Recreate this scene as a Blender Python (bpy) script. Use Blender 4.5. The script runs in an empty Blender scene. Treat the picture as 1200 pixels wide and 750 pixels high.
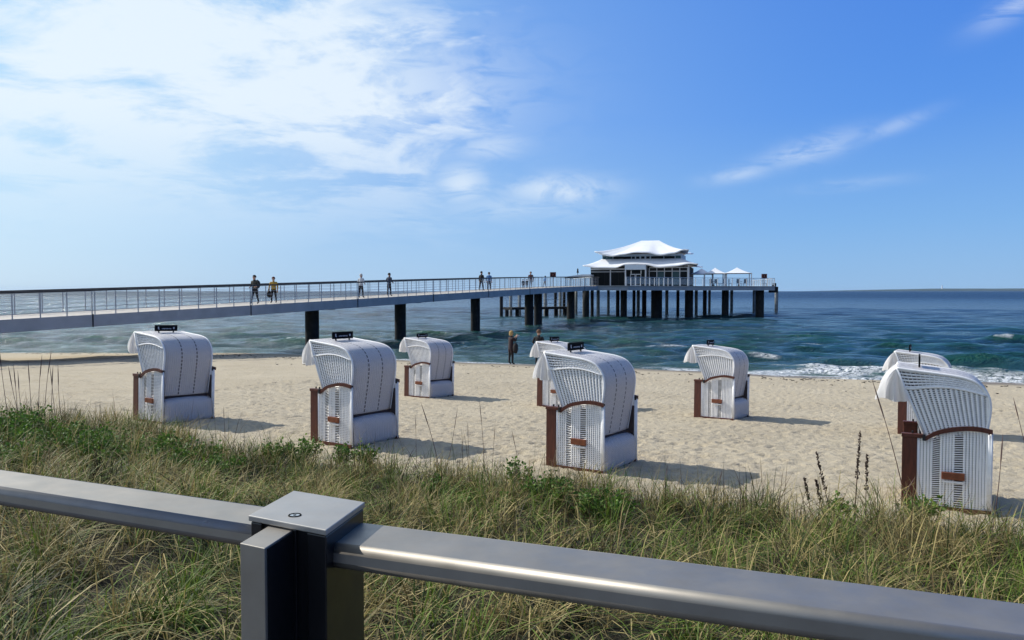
import bpy, bmesh, math, random
import numpy as np
from mathutils import Vector, Matrix
S = bpy.context.scene
C = S.collection
R = math.radians
random.seed(7)
rng = np.random.default_rng(11)

# ------------------------------------------------------------------ camera
CAMZ = 3.8
FPX = 933.3                      # focal length in pixels of the 1200 px wide photograph
PITCH = math.atan(34.0 / FPX)
cam_d = bpy.data.cameras.new('camera'); cam = bpy.data.objects.new('camera', cam_d); C.objects.link(cam)
cam_d.sensor_width = 36; cam_d.lens = 28; cam_d.clip_start = 0.05; cam_d.clip_end = 60000
cam.location = (0, 0, CAMZ); cam.rotation_euler = (R(90) - PITCH, 0, 0)
S.camera = cam
S.render.resolution_x = 1024; S.render.resolution_y = 640
S.view_settings.view_transform = 'Standard'; S.view_settings.look = 'None'
S.view_settings.exposure = 0.0; S.view_settings.gamma = 1.0

# ------------------------------------------------------------------ sun + sky
SUN_H = -62.0      # compass heading of the sun seen from the camera (left of forward)
SUN_E = 37.0
sh, se = R(SUN_H), R(SUN_E)
sun_vec = Vector((math.sin(sh) * math.cos(se), math.cos(sh) * math.cos(se), math.sin(se)))
sd = bpy.data.lights.new('sun', 'SUN'); sun = bpy.data.objects.new('sun', sd); C.objects.link(sun)
sd.energy = 5.0; sd.angle = R(0.55); sd.color = (1.0, 0.95, 0.86)
sun.rotation_euler = (-sun_vec).to_track_quat('-Z', 'Y').to_euler()

W = bpy.data.worlds.new('World'); S.world = W; W.use_nodes = True
class NT:
    """small helper to write node maths"""
    def __init__(s, tree): s.t = tree; s.n = tree.nodes; s.l = tree.links
    def node(s, typ, **k):
        nd = s.n.new(typ)
        for a, b in k.items(): setattr(nd, a, b)
        return nd
    def put(s, sock, v):
        if isinstance(v, bpy.types.NodeSocket): s.l.new(v, sock)
        elif v is not None: sock.default_value = v
    def m(s, op, a, b=None, c=None, clamp=False):
        nd = s.node('ShaderNodeMath', operation=op, use_clamp=clamp)
        s.put(nd.inputs[0], a)
        if b is not None: s.put(nd.inputs[1], b)
        if c is not None: s.put(nd.inputs[2], c)
        return nd.outputs[0]
    def vm(s, op, a, b=None):
        nd = s.node('ShaderNodeVectorMath', operation=op); s.put(nd.inputs[0], a)
        if b is not None: s.put(nd.inputs[1], b)
        return nd.outputs[0]
    def noise(s, vec, scale, detail=4, rough=0.55, dist=0.0, out='Fac'):
        nd = s.node('ShaderNodeTexNoise'); s.put(nd.inputs['Vector'], vec)
        nd.inputs['Scale'].default_value = scale; nd.inputs['Detail'].default_value = detail
        nd.inputs['Roughness'].default_value = rough; nd.inputs['Distortion'].default_value = dist
        return nd.outputs[out]
    def ramp(s, f, stops):
        nd = s.node('ShaderNodeValToRGB'); s.put(nd.inputs[0], f); cr = nd.color_ramp
        while len(cr.elements) < len(stops): cr.elements.new(0.5)
        for e, (p, c) in zip(cr.elements, stops):
            e.position = p; e.color = c if len(c) == 4 else (*c, 1)
        return nd.outputs[0]
    def sm(s, f, lo, hi):
        nd = s.node('ShaderNodeMapRange', interpolation_type='SMOOTHSTEP'); s.put(nd.inputs[0], f)
        s.put(nd.inputs[1], lo); s.put(nd.inputs[2], hi); nd.inputs[3].default_value = 0; nd.inputs[4].default_value = 1
        return nd.outputs[0]
    def mix(s, f, a, b, blend='MIX'):
        nd = s.node('ShaderNodeMix', data_type='RGBA', blend_type=blend); s.put(nd.inputs[0], f)
        for i, v in ((6, a), (7, b)):
            if isinstance(v, bpy.types.NodeSocket): s.l.new(v, nd.inputs[i])
            else: nd.inputs[i].default_value = v if len(v) == 4 else (*v, 1)
        return nd.outputs[2]
    def xyz(s, x, y, z):
        nd = s.node('ShaderNodeCombineXYZ'); s.put(nd.inputs[0], x); s.put(nd.inputs[1], y); s.put(nd.inputs[2], z)
        return nd.outputs[0]

w = NT(W.node_tree)
bg = W.node_tree.nodes['Background']
sky = w.node('ShaderNodeTexSky', sky_type='NISHITA', sun_disc=False)
sky.sun_elevation = R(SUN_E); sky.sun_rotation = R(SUN_H); sky.altitude = 0
sky.air_density = 1.0; sky.dust_density = 0.6; sky.ozone_density = 3.0
hs = w.node('ShaderNodeHueSaturation'); w.l.new(sky.outputs[0], hs.inputs['Color'])
hs.inputs['Saturation'].default_value = 1.25; hs.inputs['Value'].default_value = 1.0
tc = w.node('ShaderNodeTexCoord')
sep = w.node('ShaderNodeSeparateXYZ'); w.l.new(tc.outputs['Generated'], sep.inputs[0])
dx, dy, dz = sep.outputs
az = w.m('MULTIPLY', w.m('ARCTAN2', dx, dy), 57.2958)       # degrees right of forward
el = w.m('MULTIPLY', w.m('ARCSINE', dz), 57.2958)
# flat cloud layer seen in perspective
dzc = w.m('ADD', w.m('MAXIMUM', dz, 0.0), 0.10)
cu = w.m('DIVIDE', dx, dzc); cv = w.m('DIVIDE', dy, dzc)
cp = w.xyz(cu, cv, 0.0)
n1 = w.noise(cp, 1.1, 10, 0.66, 0.5)
n2 = w.noise(cp, 0.33, 3, 0.5, 0.3)
n3 = w.noise(w.xyz(w.m('MULTIPLY', az, 0.045), w.m('MULTIPLY', el, 0.13), 0.0), 1.6, 8, 0.6, 0.6)
# the big thin cloud bank fills the left of the sky
edge = w.m('ADD', az, w.m('ADD', w.m('MULTIPLY', w.m('SUBTRACT', n2, 0.5), 16.0), w.m('MULTIPLY', w.m('SUBTRACT', n3, 0.5), 44.0)))
left = w.m('SUBTRACT', 1.0, w.sm(edge, -9.0, 1.0))
bank = w.m('MULTIPLY', left, w.sm(w.m('ADD', w.m('MULTIPLY', n1, 0.55), w.m('MULTIPLY', n3, 0.45)), 0.41, 0.54))
bank = w.m('MULTIPLY', bank, w.sm(el, 1.5, 13.0))
def blob(a0, e0, sa, seh, tilt, k):
    ct, st = math.cos(R(tilt)), math.sin(R(tilt))
    da = w.m('SUBTRACT', az, a0); de = w.m('SUBTRACT', el, e0)
    p = w.m('DIVIDE', w.m('ADD', w.m('MULTIPLY', da, ct), w.m('MULTIPLY', de, st)), sa)
    q = w.m('DIVIDE', w.m('SUBTRACT', w.m('MULTIPLY', de, ct), w.m('MULTIPLY', da, st)), seh)
    r2 = w.m('ADD', w.m('MULTIPLY', p, p), w.m('MULTIPLY', q, q))
    g = w.m('POWER', 2.718, w.m('MULTIPLY', r2, -1.0))
    return w.m('MULTIPLY', w.m('MULTIPLY', g, w.sm(n4, 0.28, 0.60)), k)
n4 = w.noise(w.xyz(w.m('MULTIPLY', az, 0.10), w.m('MULTIPLY', el, 0.30), 0.0), 2.2, 7, 0.62, 0.8)
clouds = bank
for b in [(20.5, 9.4, 3.2, 0.75, 13, 0.48), (15.8, 8.0, 2.2, 0.5, 8, 0.42), (25.5, 10.5, 2.2, 0.45, 18, 0.30), (23, 7.0, 3.2, 0.4, 3, 0.20),
          (3.3, 7.2, 3.6, 0.95, 0, 0.80), (-3.6, 7.6, 1.8, 1.3, 0, 0.75), (-1.5, 10.2, 2.6, 0.9, 5, 0.5), (32.0, 16.6, 2.2, 0.7, 22, 0.42),
          (-10, 14.0, 9, 4.0, 0, 0.75), (0.5, 6.0, 6, 1.0, 0, 0.35)]:
    clouds = w.m('MAXIMUM', clouds, blob(*b))
veil = w.m('MULTIPLY', w.m('SUBTRACT', 1.0, w.sm(az, -42.0, 22.0)), 0.55)            # thin haze towards the sun
veil = w.m('ADD', veil, w.m('MULTIPLY', w.m('SUBTRACT', 1.0, w.sm(el, -1.0, 16.0)), 0.22))
sdot = w.m('ADD', w.m('ADD', w.m('MULTIPLY', dx, sun_vec.x), w.m('MULTIPLY', dy, sun_vec.y)), w.m('MULTIPLY', dz, sun_vec.z))
elf = w.m('MULTIPLY', el, 1 / 90.0, clamp=True)
far_sky = w.ramp(elf, [(0.0, (2.8, 5.0, 8.1)), (0.05, (1.9, 4.3, 8.3)), (0.13, (1.05, 3.1, 8.3)), (0.27, (0.60, 2.1, 7.6)), (0.5, (0.36, .95, 2.9)), (1.0, (.28, .55, 1.4))])
near_sky = w.ramp(elf, [(0.0, (7.8, 9.2, 10)), (0.08, (6.3, 8.7, 10)), (0.22, (3.9, 7.1, 9.9)), (0.6, (2.2, 4.3, 7.0)), (1.0, (.5, 1.0, 2.4))])
pale = w.m('MAXIMUM', w.sm(sdot, .38, .92), w.m('MULTIPLY', w.sm(sdot, .1, .8), .35))
own = w.mix(pale, far_sky, near_sky)
nis = w.mix(1.0, hs.outputs[0], (0.75, 1.05, 1.45, 1), 'MULTIPLY')
base = w.mix(0.90, nis, own)
base = w.mix(w.m('MULTIPLY', w.m('SUBTRACT', 1.0, w.sm(sdot, -.7, .0)), .40), base, (.5, 1.1, 3.0, 1))       # deeper blue away from the sun
base = w.mix(w.m('MULTIPLY', veil, .35), base, (6.2, 7.9, 9.4, 1))
col = w.mix(w.m('MULTIPLY', clouds, 0.85), base, (8.6, 9.5, 10.2, 1))
w.l.new(col, bg.inputs[0]); bg.inputs[1].default_value = 0.1

# ------------------------------------------------------------------ world frames
UX, UY = math.sin(R(23.5)), math.cos(R(23.5))        # seaward
VX, VY = UY, -UX                                      # along the shore, to the right
def ac(X, Y): return X * VX + Y * VY, X * UX + Y * UY
def xy(a, c): return a * VX + c * UX, a * VY + c * UY
def ray(px, py):
    dx_ = (px - 600) / FPX; dz_ = (375 - py) / FPX
    cp_, sp_ = math.cos(PITCH), math.sin(PITCH)
    d = Vector((dx_, cp_ + dz_ * sp_, -sp_ + dz_ * cp_)); return d / d.y
def at(px, py, Y):
    d = ray(px, py); return Vector((0, 0, CAMZ)) + d * Y

TAB = rng.random((256, 256))
def vnoise(x, y, s=0):
    x = np.asarray(x, float) + 17.3 * s; y = np.asarray(y, float) + 31.7 * s
    xi = np.floor(x).astype(int); yi = np.floor(y).astype(int); fx = x - xi; fy = y - yi
    fx = fx * fx * (3 - 2 * fx); fy = fy * fy * (3 - 2 * fy)
    g = lambda i, j: TAB[i & 255, j & 255]
    return (g(xi, yi) * (1 - fx) + g(xi + 1, yi) * fx) * (1 - fy) + (g(xi, yi + 1) * (1 - fx) + g(xi + 1, yi + 1) * fx) * fy
def fbm(x, y, o=4, s=0):
    v = 0; amp = .5; t = 0
    for k in range(o):
        v = v + amp * vnoise(x * 2 ** k, y * 2 ** k, s + k); t += amp; amp *= .5
    return v / t
def pits(x, y, cell, rad, seed, rot=0.0, keep=0.7):
    """scattered footprint-like hollows"""
    cr, sr = math.cos(rot), math.sin(rot); X = (x * cr - y * sr) / cell; Y = (x * sr + y * cr) / cell
    xi = np.floor(X).astype(int); yi = np.floor(Y).astype(int); out = np.zeros_like(X)
    for i in (-1, 0, 1):
        for j in (-1, 0, 1):
            a = xi + i; b = yi + j
            jx = TAB[(a * 7 + seed) & 255, (b * 3 + 11) & 255]; jy = TAB[(a * 5 + 3) & 255, (b * 13 + seed) & 255]
            kk = TAB[(a * 11 + 5) & 255, (b * 17 + seed * 3) & 255]; th = kk * 6.28 * 3
            ddx = (X - a - jx) * cell; ddy = (Y - b - jy) * cell
            p = ddx * np.cos(th) + ddy * np.sin(th); q = -ddx * np.sin(th) + ddy * np.cos(th)
            d2 = (p / (rad * 1.6)) ** 2 + (q / rad) ** 2
            out += np.where(kk < keep, -np.exp(-d2) + 0.38 * np.exp(-(np.sqrt(d2) - 1.5) ** 2 * 2.5), 0) * (0.6 + .6 * jx)
    return out
ZC = [(-400, 2.2), (1.25, 2.2), (1.9, 1.98), (4, 1.86), (7, 1.50), (9, 1.36), (11, 1.32), (18.5, 0.90), (30, 0.42), (37.9, 0.0), (45, -0.5), (70, -2.0), (400, -6)]
def cove(a): return .40 * np.clip(-a - 35, 0, 45)
def zbase(a, c):
    c = c + cove(a) * np.clip((c - 22) / 9, 0, 1)
    z = np.interp(c, [p[0] for p in ZC], [p[1] for p in ZC])
    k = np.clip((c - 1.6) / 1.5, 0, 1) * np.clip((8.3 - c) / 2.5, 0, 1)
    z = z + k * (fbm(a * .45, c * .45, 3, 5) - .5) * .34
    z = z + .10 * np.clip((-a - 6) / 5, 0, 1) * np.clip((c - 5) / 3, 0, 1) * np.clip((16 - c) / 4, 0, 1)
    k2 = np.clip((c - 9) / 2.0, 0, 1) * np.clip((37 - c) / 6, 0, 1)
    z = z + k2 * (fbm(a * .16, c * .3, 2, 9) - .5) * .14
    k3 = np.clip((c - 32) / 4, 0, 1) * np.clip((46 - c) / 4, 0, 1)
    return z + k3 * (fbm(a * .11, c * .05, 2, 14) - .5) * .12
def zf(X, Y):
    a, c = ac(X, Y); return float(zbase(np.array(a), np.array(c)))
def ground(px, py):
    d = ray(px, py); Y = 10.0
    for _ in range(60):
        z = zf(d.x * Y, Y); Y = .5 * Y + .5 * (z - CAMZ) / d.z
    return Vector((d.x * Y, Y, zf(d.x * Y, Y)))

# ------------------------------------------------------------------ object helpers
def tag(o, label=None, cat=None, group=None, kind=None):
    if label: o['label'] = label
    if cat: o['category'] = cat
    if group: o['group'] = group
    if kind: o['kind'] = kind
    return o
def empty(name, loc=(0, 0, 0), rz=0.0, label=None, cat=None, group=None):
    o = bpy.data.objects.new(name, None); C.objects.link(o); o.location = loc; o.rotation_euler = (0, 0, rz)
    o.empty_display_size = .2
    return tag(o, label, cat, group)
def link(name, me, mat=None, parent=None, loc=None):
    o = bpy.data.objects.new(name, me); C.objects.link(o)
    if mat and not me.materials: me.materials.append(mat)
    if parent: o.parent = parent
    if loc is not None: o.location = loc
    return o
class MB:
    def __init__(s): s.v = []; s.f = []; s.mi = []; s.uv = None
    def add(s, vs, fs, mi=0):
        b = len(s.v); s.v += [tuple(v) for v in vs]
        for f in fs: s.f.append(tuple(b + i for i in f)); s.mi.append(mi)
    def box(s, c, size, rot=None, mi=0, taper=1.0):
        x, y, z = [q / 2 for q in size]; vs = []
        for sz in (-1, 1):
            t = taper if sz > 0 else 1.0
            for sx, sy in ((-1, -1), (1, -1), (1, 1), (-1, 1)): vs.append(Vector((sx * x * t, sy * y * t, sz * z)))
        if rot: vs = [rot @ v for v in vs]
        c = Vector(c)
        s.add([v + c for v in vs], [(0, 3, 2, 1), (4, 5, 6, 7), (0, 1, 5, 4), (1, 2, 6, 5), (2, 3, 7, 6), (3, 0, 4, 7)], mi)
        return s
    def tube(s, pts, r, n=8, mi=0, cap=True, flat=1.0):
        pts = [Vector(p) for p in pts]; rs = r if isinstance(r, (list, tuple)) else [r] * len(pts)
        vs = []; up = None
        for i, p in enumerate(pts):
            d = (pts[min(i + 1, len(pts) - 1)] - pts[max(i - 1, 0)]).normalized()
            ref = Vector((0, 0, 1)) if abs(d.z) < .9 else Vector((1, 0, 0))
            if up is None: sd_ = d.cross(ref).normalized()
            else:
                sd_ = (up - d * up.dot(d)); sd_ = sd_.normalized() if sd_.length > 1e-6 else d.cross(ref).normalized()
            up = sd_; u2 = d.cross(sd_).normalized()
            for k in range(n):
                t = 2 * math.pi * k / n; vs.append(p + sd_ * math.cos(t) * rs[i] + u2 * math.sin(t) * rs[i] * flat)
        fs = []
        for i in range(len(pts) - 1):
            for k in range(n):
                a = i * n + k; b = i * n + (k + 1) % n; fs.append((a, b, b + n, a + n))
        if cap: fs.append(tuple(range(n - 1, -1, -1))); fs.append(tuple(range(len(vs) - n, len(vs))))
        s.add(vs, fs, mi); return s
    def prism(s, poly, axis_vec, off=(0, 0, 0), mi=0):
        a = [Vector(p) + Vector(off) for p in poly]; ax = Vector(axis_vec); n = len(a)
        s.add(a + [p + ax for p in a], [tuple(range(n - 1, -1, -1)), tuple(range(n, 2 * n))] + [(i, (i + 1) % n, (i + 1) % n + n, i + n) for i in range(n)], mi)
        return s
    def grid(s, P, nu, nv, mi=0):
        vs = [P(i / nu, j / nv) for j in range(nv + 1) for i in range(nu + 1)]
        s.add(vs, [(j * (nu + 1) + i, j * (nu + 1) + i + 1, (j + 1) * (nu + 1) + i + 1, (j + 1) * (nu + 1) + i) for j in range(nv) for i in range(nu)], mi)
        return s
    def mesh(s, name, mats=None, smooth=False, bevel=None, norm=True):
        me = bpy.data.meshes.new(name); me.from_pydata(s.v, [], s.f); me.update()
        if norm or bevel:
            bm = bmesh.new(); bm.from_mesh(me)
            if norm: bmesh.ops.recalc_face_normals(bm, faces=bm.faces)
            if bevel:
                es = [e for e in bm.edges if len(e.link_faces) == 2 and e.calc_face_angle(0) > R(30)]
                bmesh.ops.bevel(bm, geom=es, offset=bevel, segments=2, profile=.5, affect='EDGES')
            else:
                pass
            bm.to_mesh(me); bm.free()
        if mats:
            for m in (mats if isinstance(mats, (list, tuple)) else [mats]): me.materials.append(m)
        if not bevel and len(set(s.mi)) > 1 : me.polygons.foreach_set('material_index', s.mi)
        if smooth: me.polygons.foreach_set('use_smooth', [True] * len(me.polygons))
        return me
    def build(s, name, mats, parent=None, smooth=False, bevel=None, loc=None, norm=True):
        return link(name, s.mesh(name, mats, smooth, bevel, norm), None, parent, loc)
def children(o): return [c for c in bpy.data.objects if c.parent == o]
def copy_tree(o, parent=None, kids=None):
    c = o.copy(); C.objects.link(c); c.parent = parent
    for ch in kids.get(o.name, []): copy_tree(ch, c, kids)
    return c
def kidmap():
    d = {}
    for o in bpy.data.objects:
        if o.parent: d.setdefault(o.parent.name, []).append(o)
    return d

# ------------------------------------------------------------------ materials
def mat(name, color, rough=.6, metal=0.0, var=0.0, vscale=6.0, bump=0.0, bscale=30.0, spec=.5, stretch=None):
    m = bpy.data.materials.new(name); m.use_nodes = True; n = NT(m.node_tree)
    p = m.node_tree.nodes['Principled BSDF']
    p.inputs['Base Color'].default_value = (*color, 1); p.inputs['Roughness'].default_value = rough
    p.inputs['Metallic'].default_value = metal; p.inputs['Specular IOR Level'].default_value = spec
    t = n.node('ShaderNodeTexCoord').outputs['Object']
    if stretch: t = n.vm('MULTIPLY', t, stretch)
    if var:
        f = n.noise(t, vscale, 5, .6)
        a = [max(0, c * (1 - var)) for c in color]; b = [min(1, c * (1 + var)) for c in color]
        n.l.new(n.ramp(f, [(.3, a), (.7, b)]), p.inputs['Base Color'])
        n.l.new(n.m('ADD', n.m('MULTIPLY', n.noise(t, vscale * 2.3, 3), .25), rough - .12), p.inputs['Roughness'])
    if bump:
        bn = n.node('ShaderNodeBump'); bn.inputs['Strength'].default_value = bump; bn.inputs['Distance'].default_value = .01
        n.l.new(n.noise(t, bscale, 5, .6), bn.inputs['Height']); n.l.new(bn.outputs[0], p.inputs['Normal'])
    return m
M = {}
M['white'] = mat('white_wicker_strand', (.89, .87, .85), .42, var=.07, vscale=14)
M['rim'] = mat('white_rolled_rim', (.88, .87, .86), .45, var=.06, vscale=25, bump=.5, bscale=160, stretch=(1, .2, 1))
M['wood'] = mat('red_brown_varnished_wood', (.095, .024, .012), .45, var=.35, vscale=7, bump=.15, bscale=50, stretch=(4, 4, .7))
M['wood_light'] = mat('orange_brown_wood', (.20, .06, .024), .42, var=.3, vscale=9, bump=.1, bscale=60)
M['lining'] = mat('dark_chair_lining', (.05, .035, .035), .9, var=.3)
M['black'] = mat('black_board', (.004, .0045, .006), .85, var=.3, vscale=8, spec=.15)
M['iron'] = mat('dark_iron_fitting', (.03, .03, .032), .5, metal=.4, var=.3)
M['cloth'] = mat('white_awning_cloth', (.78, .78, .80), .9, var=.05, bump=.2, bscale=90)
M['print'] = mat('pale_print', (.45, .48, .52), .6)
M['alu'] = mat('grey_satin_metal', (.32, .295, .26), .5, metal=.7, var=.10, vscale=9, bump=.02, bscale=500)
M['alu_lit'] = mat('sky_lit_satin_cap', (.38, .365, .345), .46, metal=.6, var=.08, vscale=11, bump=.02, bscale=500)  # rail metal again, made paler for the sky-lit top of the post
M['alu_shaded'] = mat('shade_dark_post_metal', (.020, .020, .022), .32, metal=.3, var=.15, vscale=5)  # rail metal again, the shade of the post sides put into its colour
M['steel'] = mat('stainless_screw', (.6, .6, .6), .25, metal=1)
M['deck'] = mat('sun_bleached_deck_boards', (.52, .48, .42), .8, var=.18, vscale=3)
M['beam'] = mat('grey_painted_steel_beam', (.37, .38, .38), .5, var=.14, vscale=1.1)
M['post'] = mat('grey_steel_post', (.36, .38, .40), .5, metal=.2)
M['handrail'] = mat('dark_handrail', (.035, .03, .03), .4, var=.2)
M['wire'] = mat('pale_steel_wire', (.45, .48, .52), .35, metal=.6)
M['pile'] = mat('shade_dark_pile', (.020, .021, .022), .8, spec=.2, var=.5, vscale=2.2, bump=.5, bscale=9)  # concrete piles, their backlit shade put into a near-black colour
M['pile_pale'] = mat('sunlit_pale_pile', (.26, .27, .26), .8, spec=.2, var=.5, vscale=2.2, bump=.4, bscale=9)  # same concrete, paler colour where a pile shows its sunlit side
M['roof'] = mat('white_roof_membrane', (.86, .87, .88), .5, var=.03, vscale=.8)
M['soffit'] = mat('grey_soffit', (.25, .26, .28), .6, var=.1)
M['frame'] = mat('pale_grey_window_frame', (.52, .56, .60), .5, var=.06)
M['frame_dark'] = mat('dark_facade', (.012, .013, .016), .7, spec=.2, var=.2)
M['glass'] = mat('dark_glass', (.004, .007, .009), .5, spec=.1)
M['glass_teal'] = mat('teal_glass', (.02, .06, .07), .25, spec=.3)
M['panel_pale'] = mat('pale_blue_wall_panel', (.42, .50, .58), .55, var=.08)
M['rust'] = mat('rusty_red_box', (.12, .022, .018), .6, var=.4)
M['skin'] = mat('skin', (.45, .26, .18), .55)
M['shoe'] = mat('dark_shoe', (.02, .018, .018), .6)
M['stem'] = mat('dry_brown_stem', (.085, .048, .035), .8, var=.4, vscale=20)
M['seed'] = mat('dark_brown_seed', (.040, .022, .015), .85, var=.5, vscale=60)
M['reed'] = mat('purple_brown_reed', (.09, .05, .045), .8, var=.35, vscale=20)
M['weed'] = mat('dark_seaweed', (.028, .022, .014), .8, var=.5)
M['pave'] = mat('promenade_paving', (.045, .04, .036), .8, var=.15, vscale=2, bump=.3)
M['coast'] = mat('far_wooded_coast', (.025, .05, .05), .9, var=.2, vscale=.002)
M['tower'] = mat('far_white_tower', (.8, .8, .8), .6)

def leaf_mat(name, attr='Col'):
    m = bpy.data.materials.new(name); m.use_nodes = True; n = NT(m.node_tree); nt = m.node_tree
    p = nt.nodes['Principled BSDF']; at_ = n.node('ShaderNodeAttribute', attribute_name=attr)
    n.l.new(at_.outputs['Color'], p.inputs['Base Color']); p.inputs['Roughness'].default_value = .6
    p.inputs['Specular IOR Level'].default_value = .3
    tr = n.node('ShaderNodeBsdfTranslucent'); n.l.new(at_.outputs['Color'], tr.inputs[0])
    mx = n.node('ShaderNodeMixShader'); mx.inputs[0].default_value = .25
    n.l.new(p.outputs[0], mx.inputs[1]); n.l.new(tr.outputs[0], mx.inputs[2])
    n.l.new(mx.outputs[0], nt.nodes['Material Output'].inputs[0])
    return m
M['blade'] = leaf_mat('grass_blade')

def wicker_sheet():
    m = bpy.data.materials.new('dense_white_wicker'); m.use_nodes = True; n = NT(m.node_tree)
    p = m.node_tree.nodes['Principled BSDF']; p.inputs['Roughness'].default_value = .45
    uv = n.node('ShaderNodeTexCoord').outputs['UV']
    br = n.node('ShaderNodeTexBrick'); n.l.new(uv, br.inputs['Vector']); br.inputs['Scale'].default_value = 1
    br.inputs['Brick Width'].default_value = .040; br.inputs['Row Height'].default_value = .0125
    br.inputs['Mortar Size'].default_value = .0022; br.inputs['Mortar Smooth'].default_value = .3
    br.inputs['Color1'].default_value = (.88, .845, .81, 1); br.inputs['Color2'].default_value = (.81, .775, .74, 1); br.inputs['Mortar'].default_value = (.16, .15, .17, 1)
    s = n.node('ShaderNodeSeparateXYZ'); n.l.new(uv, s.inputs[0])
    u, v = s.outputs[0], s.outputs[1]
    au = n.m('ABSOLUTE', n.m('SUBTRACT', n.m('ABSOLUTE', u), .155))          # two seams
    seam = n.m('LESS_THAN', au, .0115)
    dots = n.m('GREATER_THAN', n.m('FRACT', n.m('MULTIPLY', v, 15.0)), .35)
    f = n.m('MULTIPLY', seam, dots)
    soft = n.mix(n.m('MULTIPLY', n.sm(n.noise(uv, 5.0, 4), .35, .75), .25), br.outputs['Color'], (.70, .66, .66, 1))
    col_ = n.mix(f, soft, (.05, .045, .05, 1))
    n.l.new(col_, p.inputs['Base Color'])
    bn = n.node('ShaderNodeBump'); bn.inputs['Strength'].default_value = .6; bn.inputs['Distance'].default_value = .006
    h = n.m('SUBTRACT', 1.0, n.m('ADD', br.outputs['Fac'], f))
    ww = n.m('MULTIPLY', n.m('SINE', n.m('MULTIPLY', u, 157.0)), .8)
    n.l.new(n.m('ADD', h, ww), bn.inputs['Height']); n.l.new(bn.outputs[0], p.inputs['Normal'])
    return m
M['sheet'] = wicker_sheet()
def add_translucent(m, k, c):
    n = NT(m.node_tree); p = m.node_tree.nodes['Principled BSDF']; t = n.node('ShaderNodeBsdfTranslucent'); t.inputs[0].default_value = (*c, 1)
    mx = n.node('ShaderNodeMixShader'); mx.inputs[0].default_value = k; n.l.new(p.outputs[0], mx.inputs[1]); n.l.new(t.outputs[0], mx.inputs[2]); n.l.new(mx.outputs[0], m.node_tree.nodes['Material Output'].inputs[0])
add_translucent(M['cloth'], .4, (.85, .84, .82))

# ------------------------------------------------------------------ ground sheet
def seq(segs):
    out = [segs[0][0]]
    for s0, s1, d0, d1 in segs:
        x = s0
        while x < s1 - 1e-6:
            t = (x - s0) / (s1 - s0); x = min(s1, x + d0 + (d1 - d0) * t); out.append(x)
    return np.array(out)
def np_mesh(name, co, quads=None, tris=None, smooth=True):
    me = bpy.data.meshes.new(name); me.vertices.add(len(co)); me.vertices.foreach_set('co', co.astype(np.float32).ravel())
    F = quads if quads is not None else tris; k = F.shape[1]
    me.loops.add(F.size); me.polygons.add(len(F))
    me.loops.foreach_set('vertex_index', F.astype(np.int32).ravel())
    me.polygons.foreach_set('loop_start', np.arange(0, F.size, k, dtype=np.int32))
    me.polygons.foreach_set('loop_total', np.full(len(F), k, dtype=np.int32))
    me.polygons.foreach_set('use_smooth', np.full(len(F), smooth)); me.update(calc_edges=True); return me
def gquads(nr, nc):
    i = np.arange(nr - 1)[:, None] * nc + np.arange(nc - 1)[None, :]
    return np.stack([i, i + 1, i + 1 + nc, i + nc], -1).reshape(-1, 4)
def attr(me, name, vals):
    at_ = me.attributes.new(name, 'FLOAT', 'POINT'); at_.data.foreach_set('value', np.asarray(vals, np.float32).ravel())
def veg_edge(a): return 8.95 + .75 * np.clip((a - 1) / 2, 0, 1) + (fbm(a * .5, a * 0 + 3, 3, 21) - .5) * 1.6 + .7 * np.clip((-a - 7) / 4, 0, 1)

A = seq([(-400, -62, 60, 4), (-62, -17, .6, .12), (-17, 7.5, .055, .055), (7.5, 16, .12, .6), (16, 300, 4, 60)])
Cc = seq([(-60, 1.0, 8, .5), (1.0, 8.6, .14, .1), (8.6, 13, .055, .055), (13, 20.5, .055, .075), (20.5, 39.5, .09, .16), (39.5, 70, .6, 4), (70, 300, 10, 40)])
ga, gc = np.meshgrid(A, Cc)
gz = zbase(ga, gc)
kf = np.clip((gc - 8.2) / 1.0, 0, 1) * np.clip((36 - gc) / 3, 0, 1)
rough_ = .55 + .75 * fbm(ga * .25, gc * .35, 2, 33)
gz = gz + kf * rough_ * (.042 * pits(ga, gc, .30, .062, 3, 0, .75) + .030 * pits(ga, gc, .21, .05, 8, .6) + .026 * (fbm(ga * 1.5, gc * 2.2, 3, 40) - .5))
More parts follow.
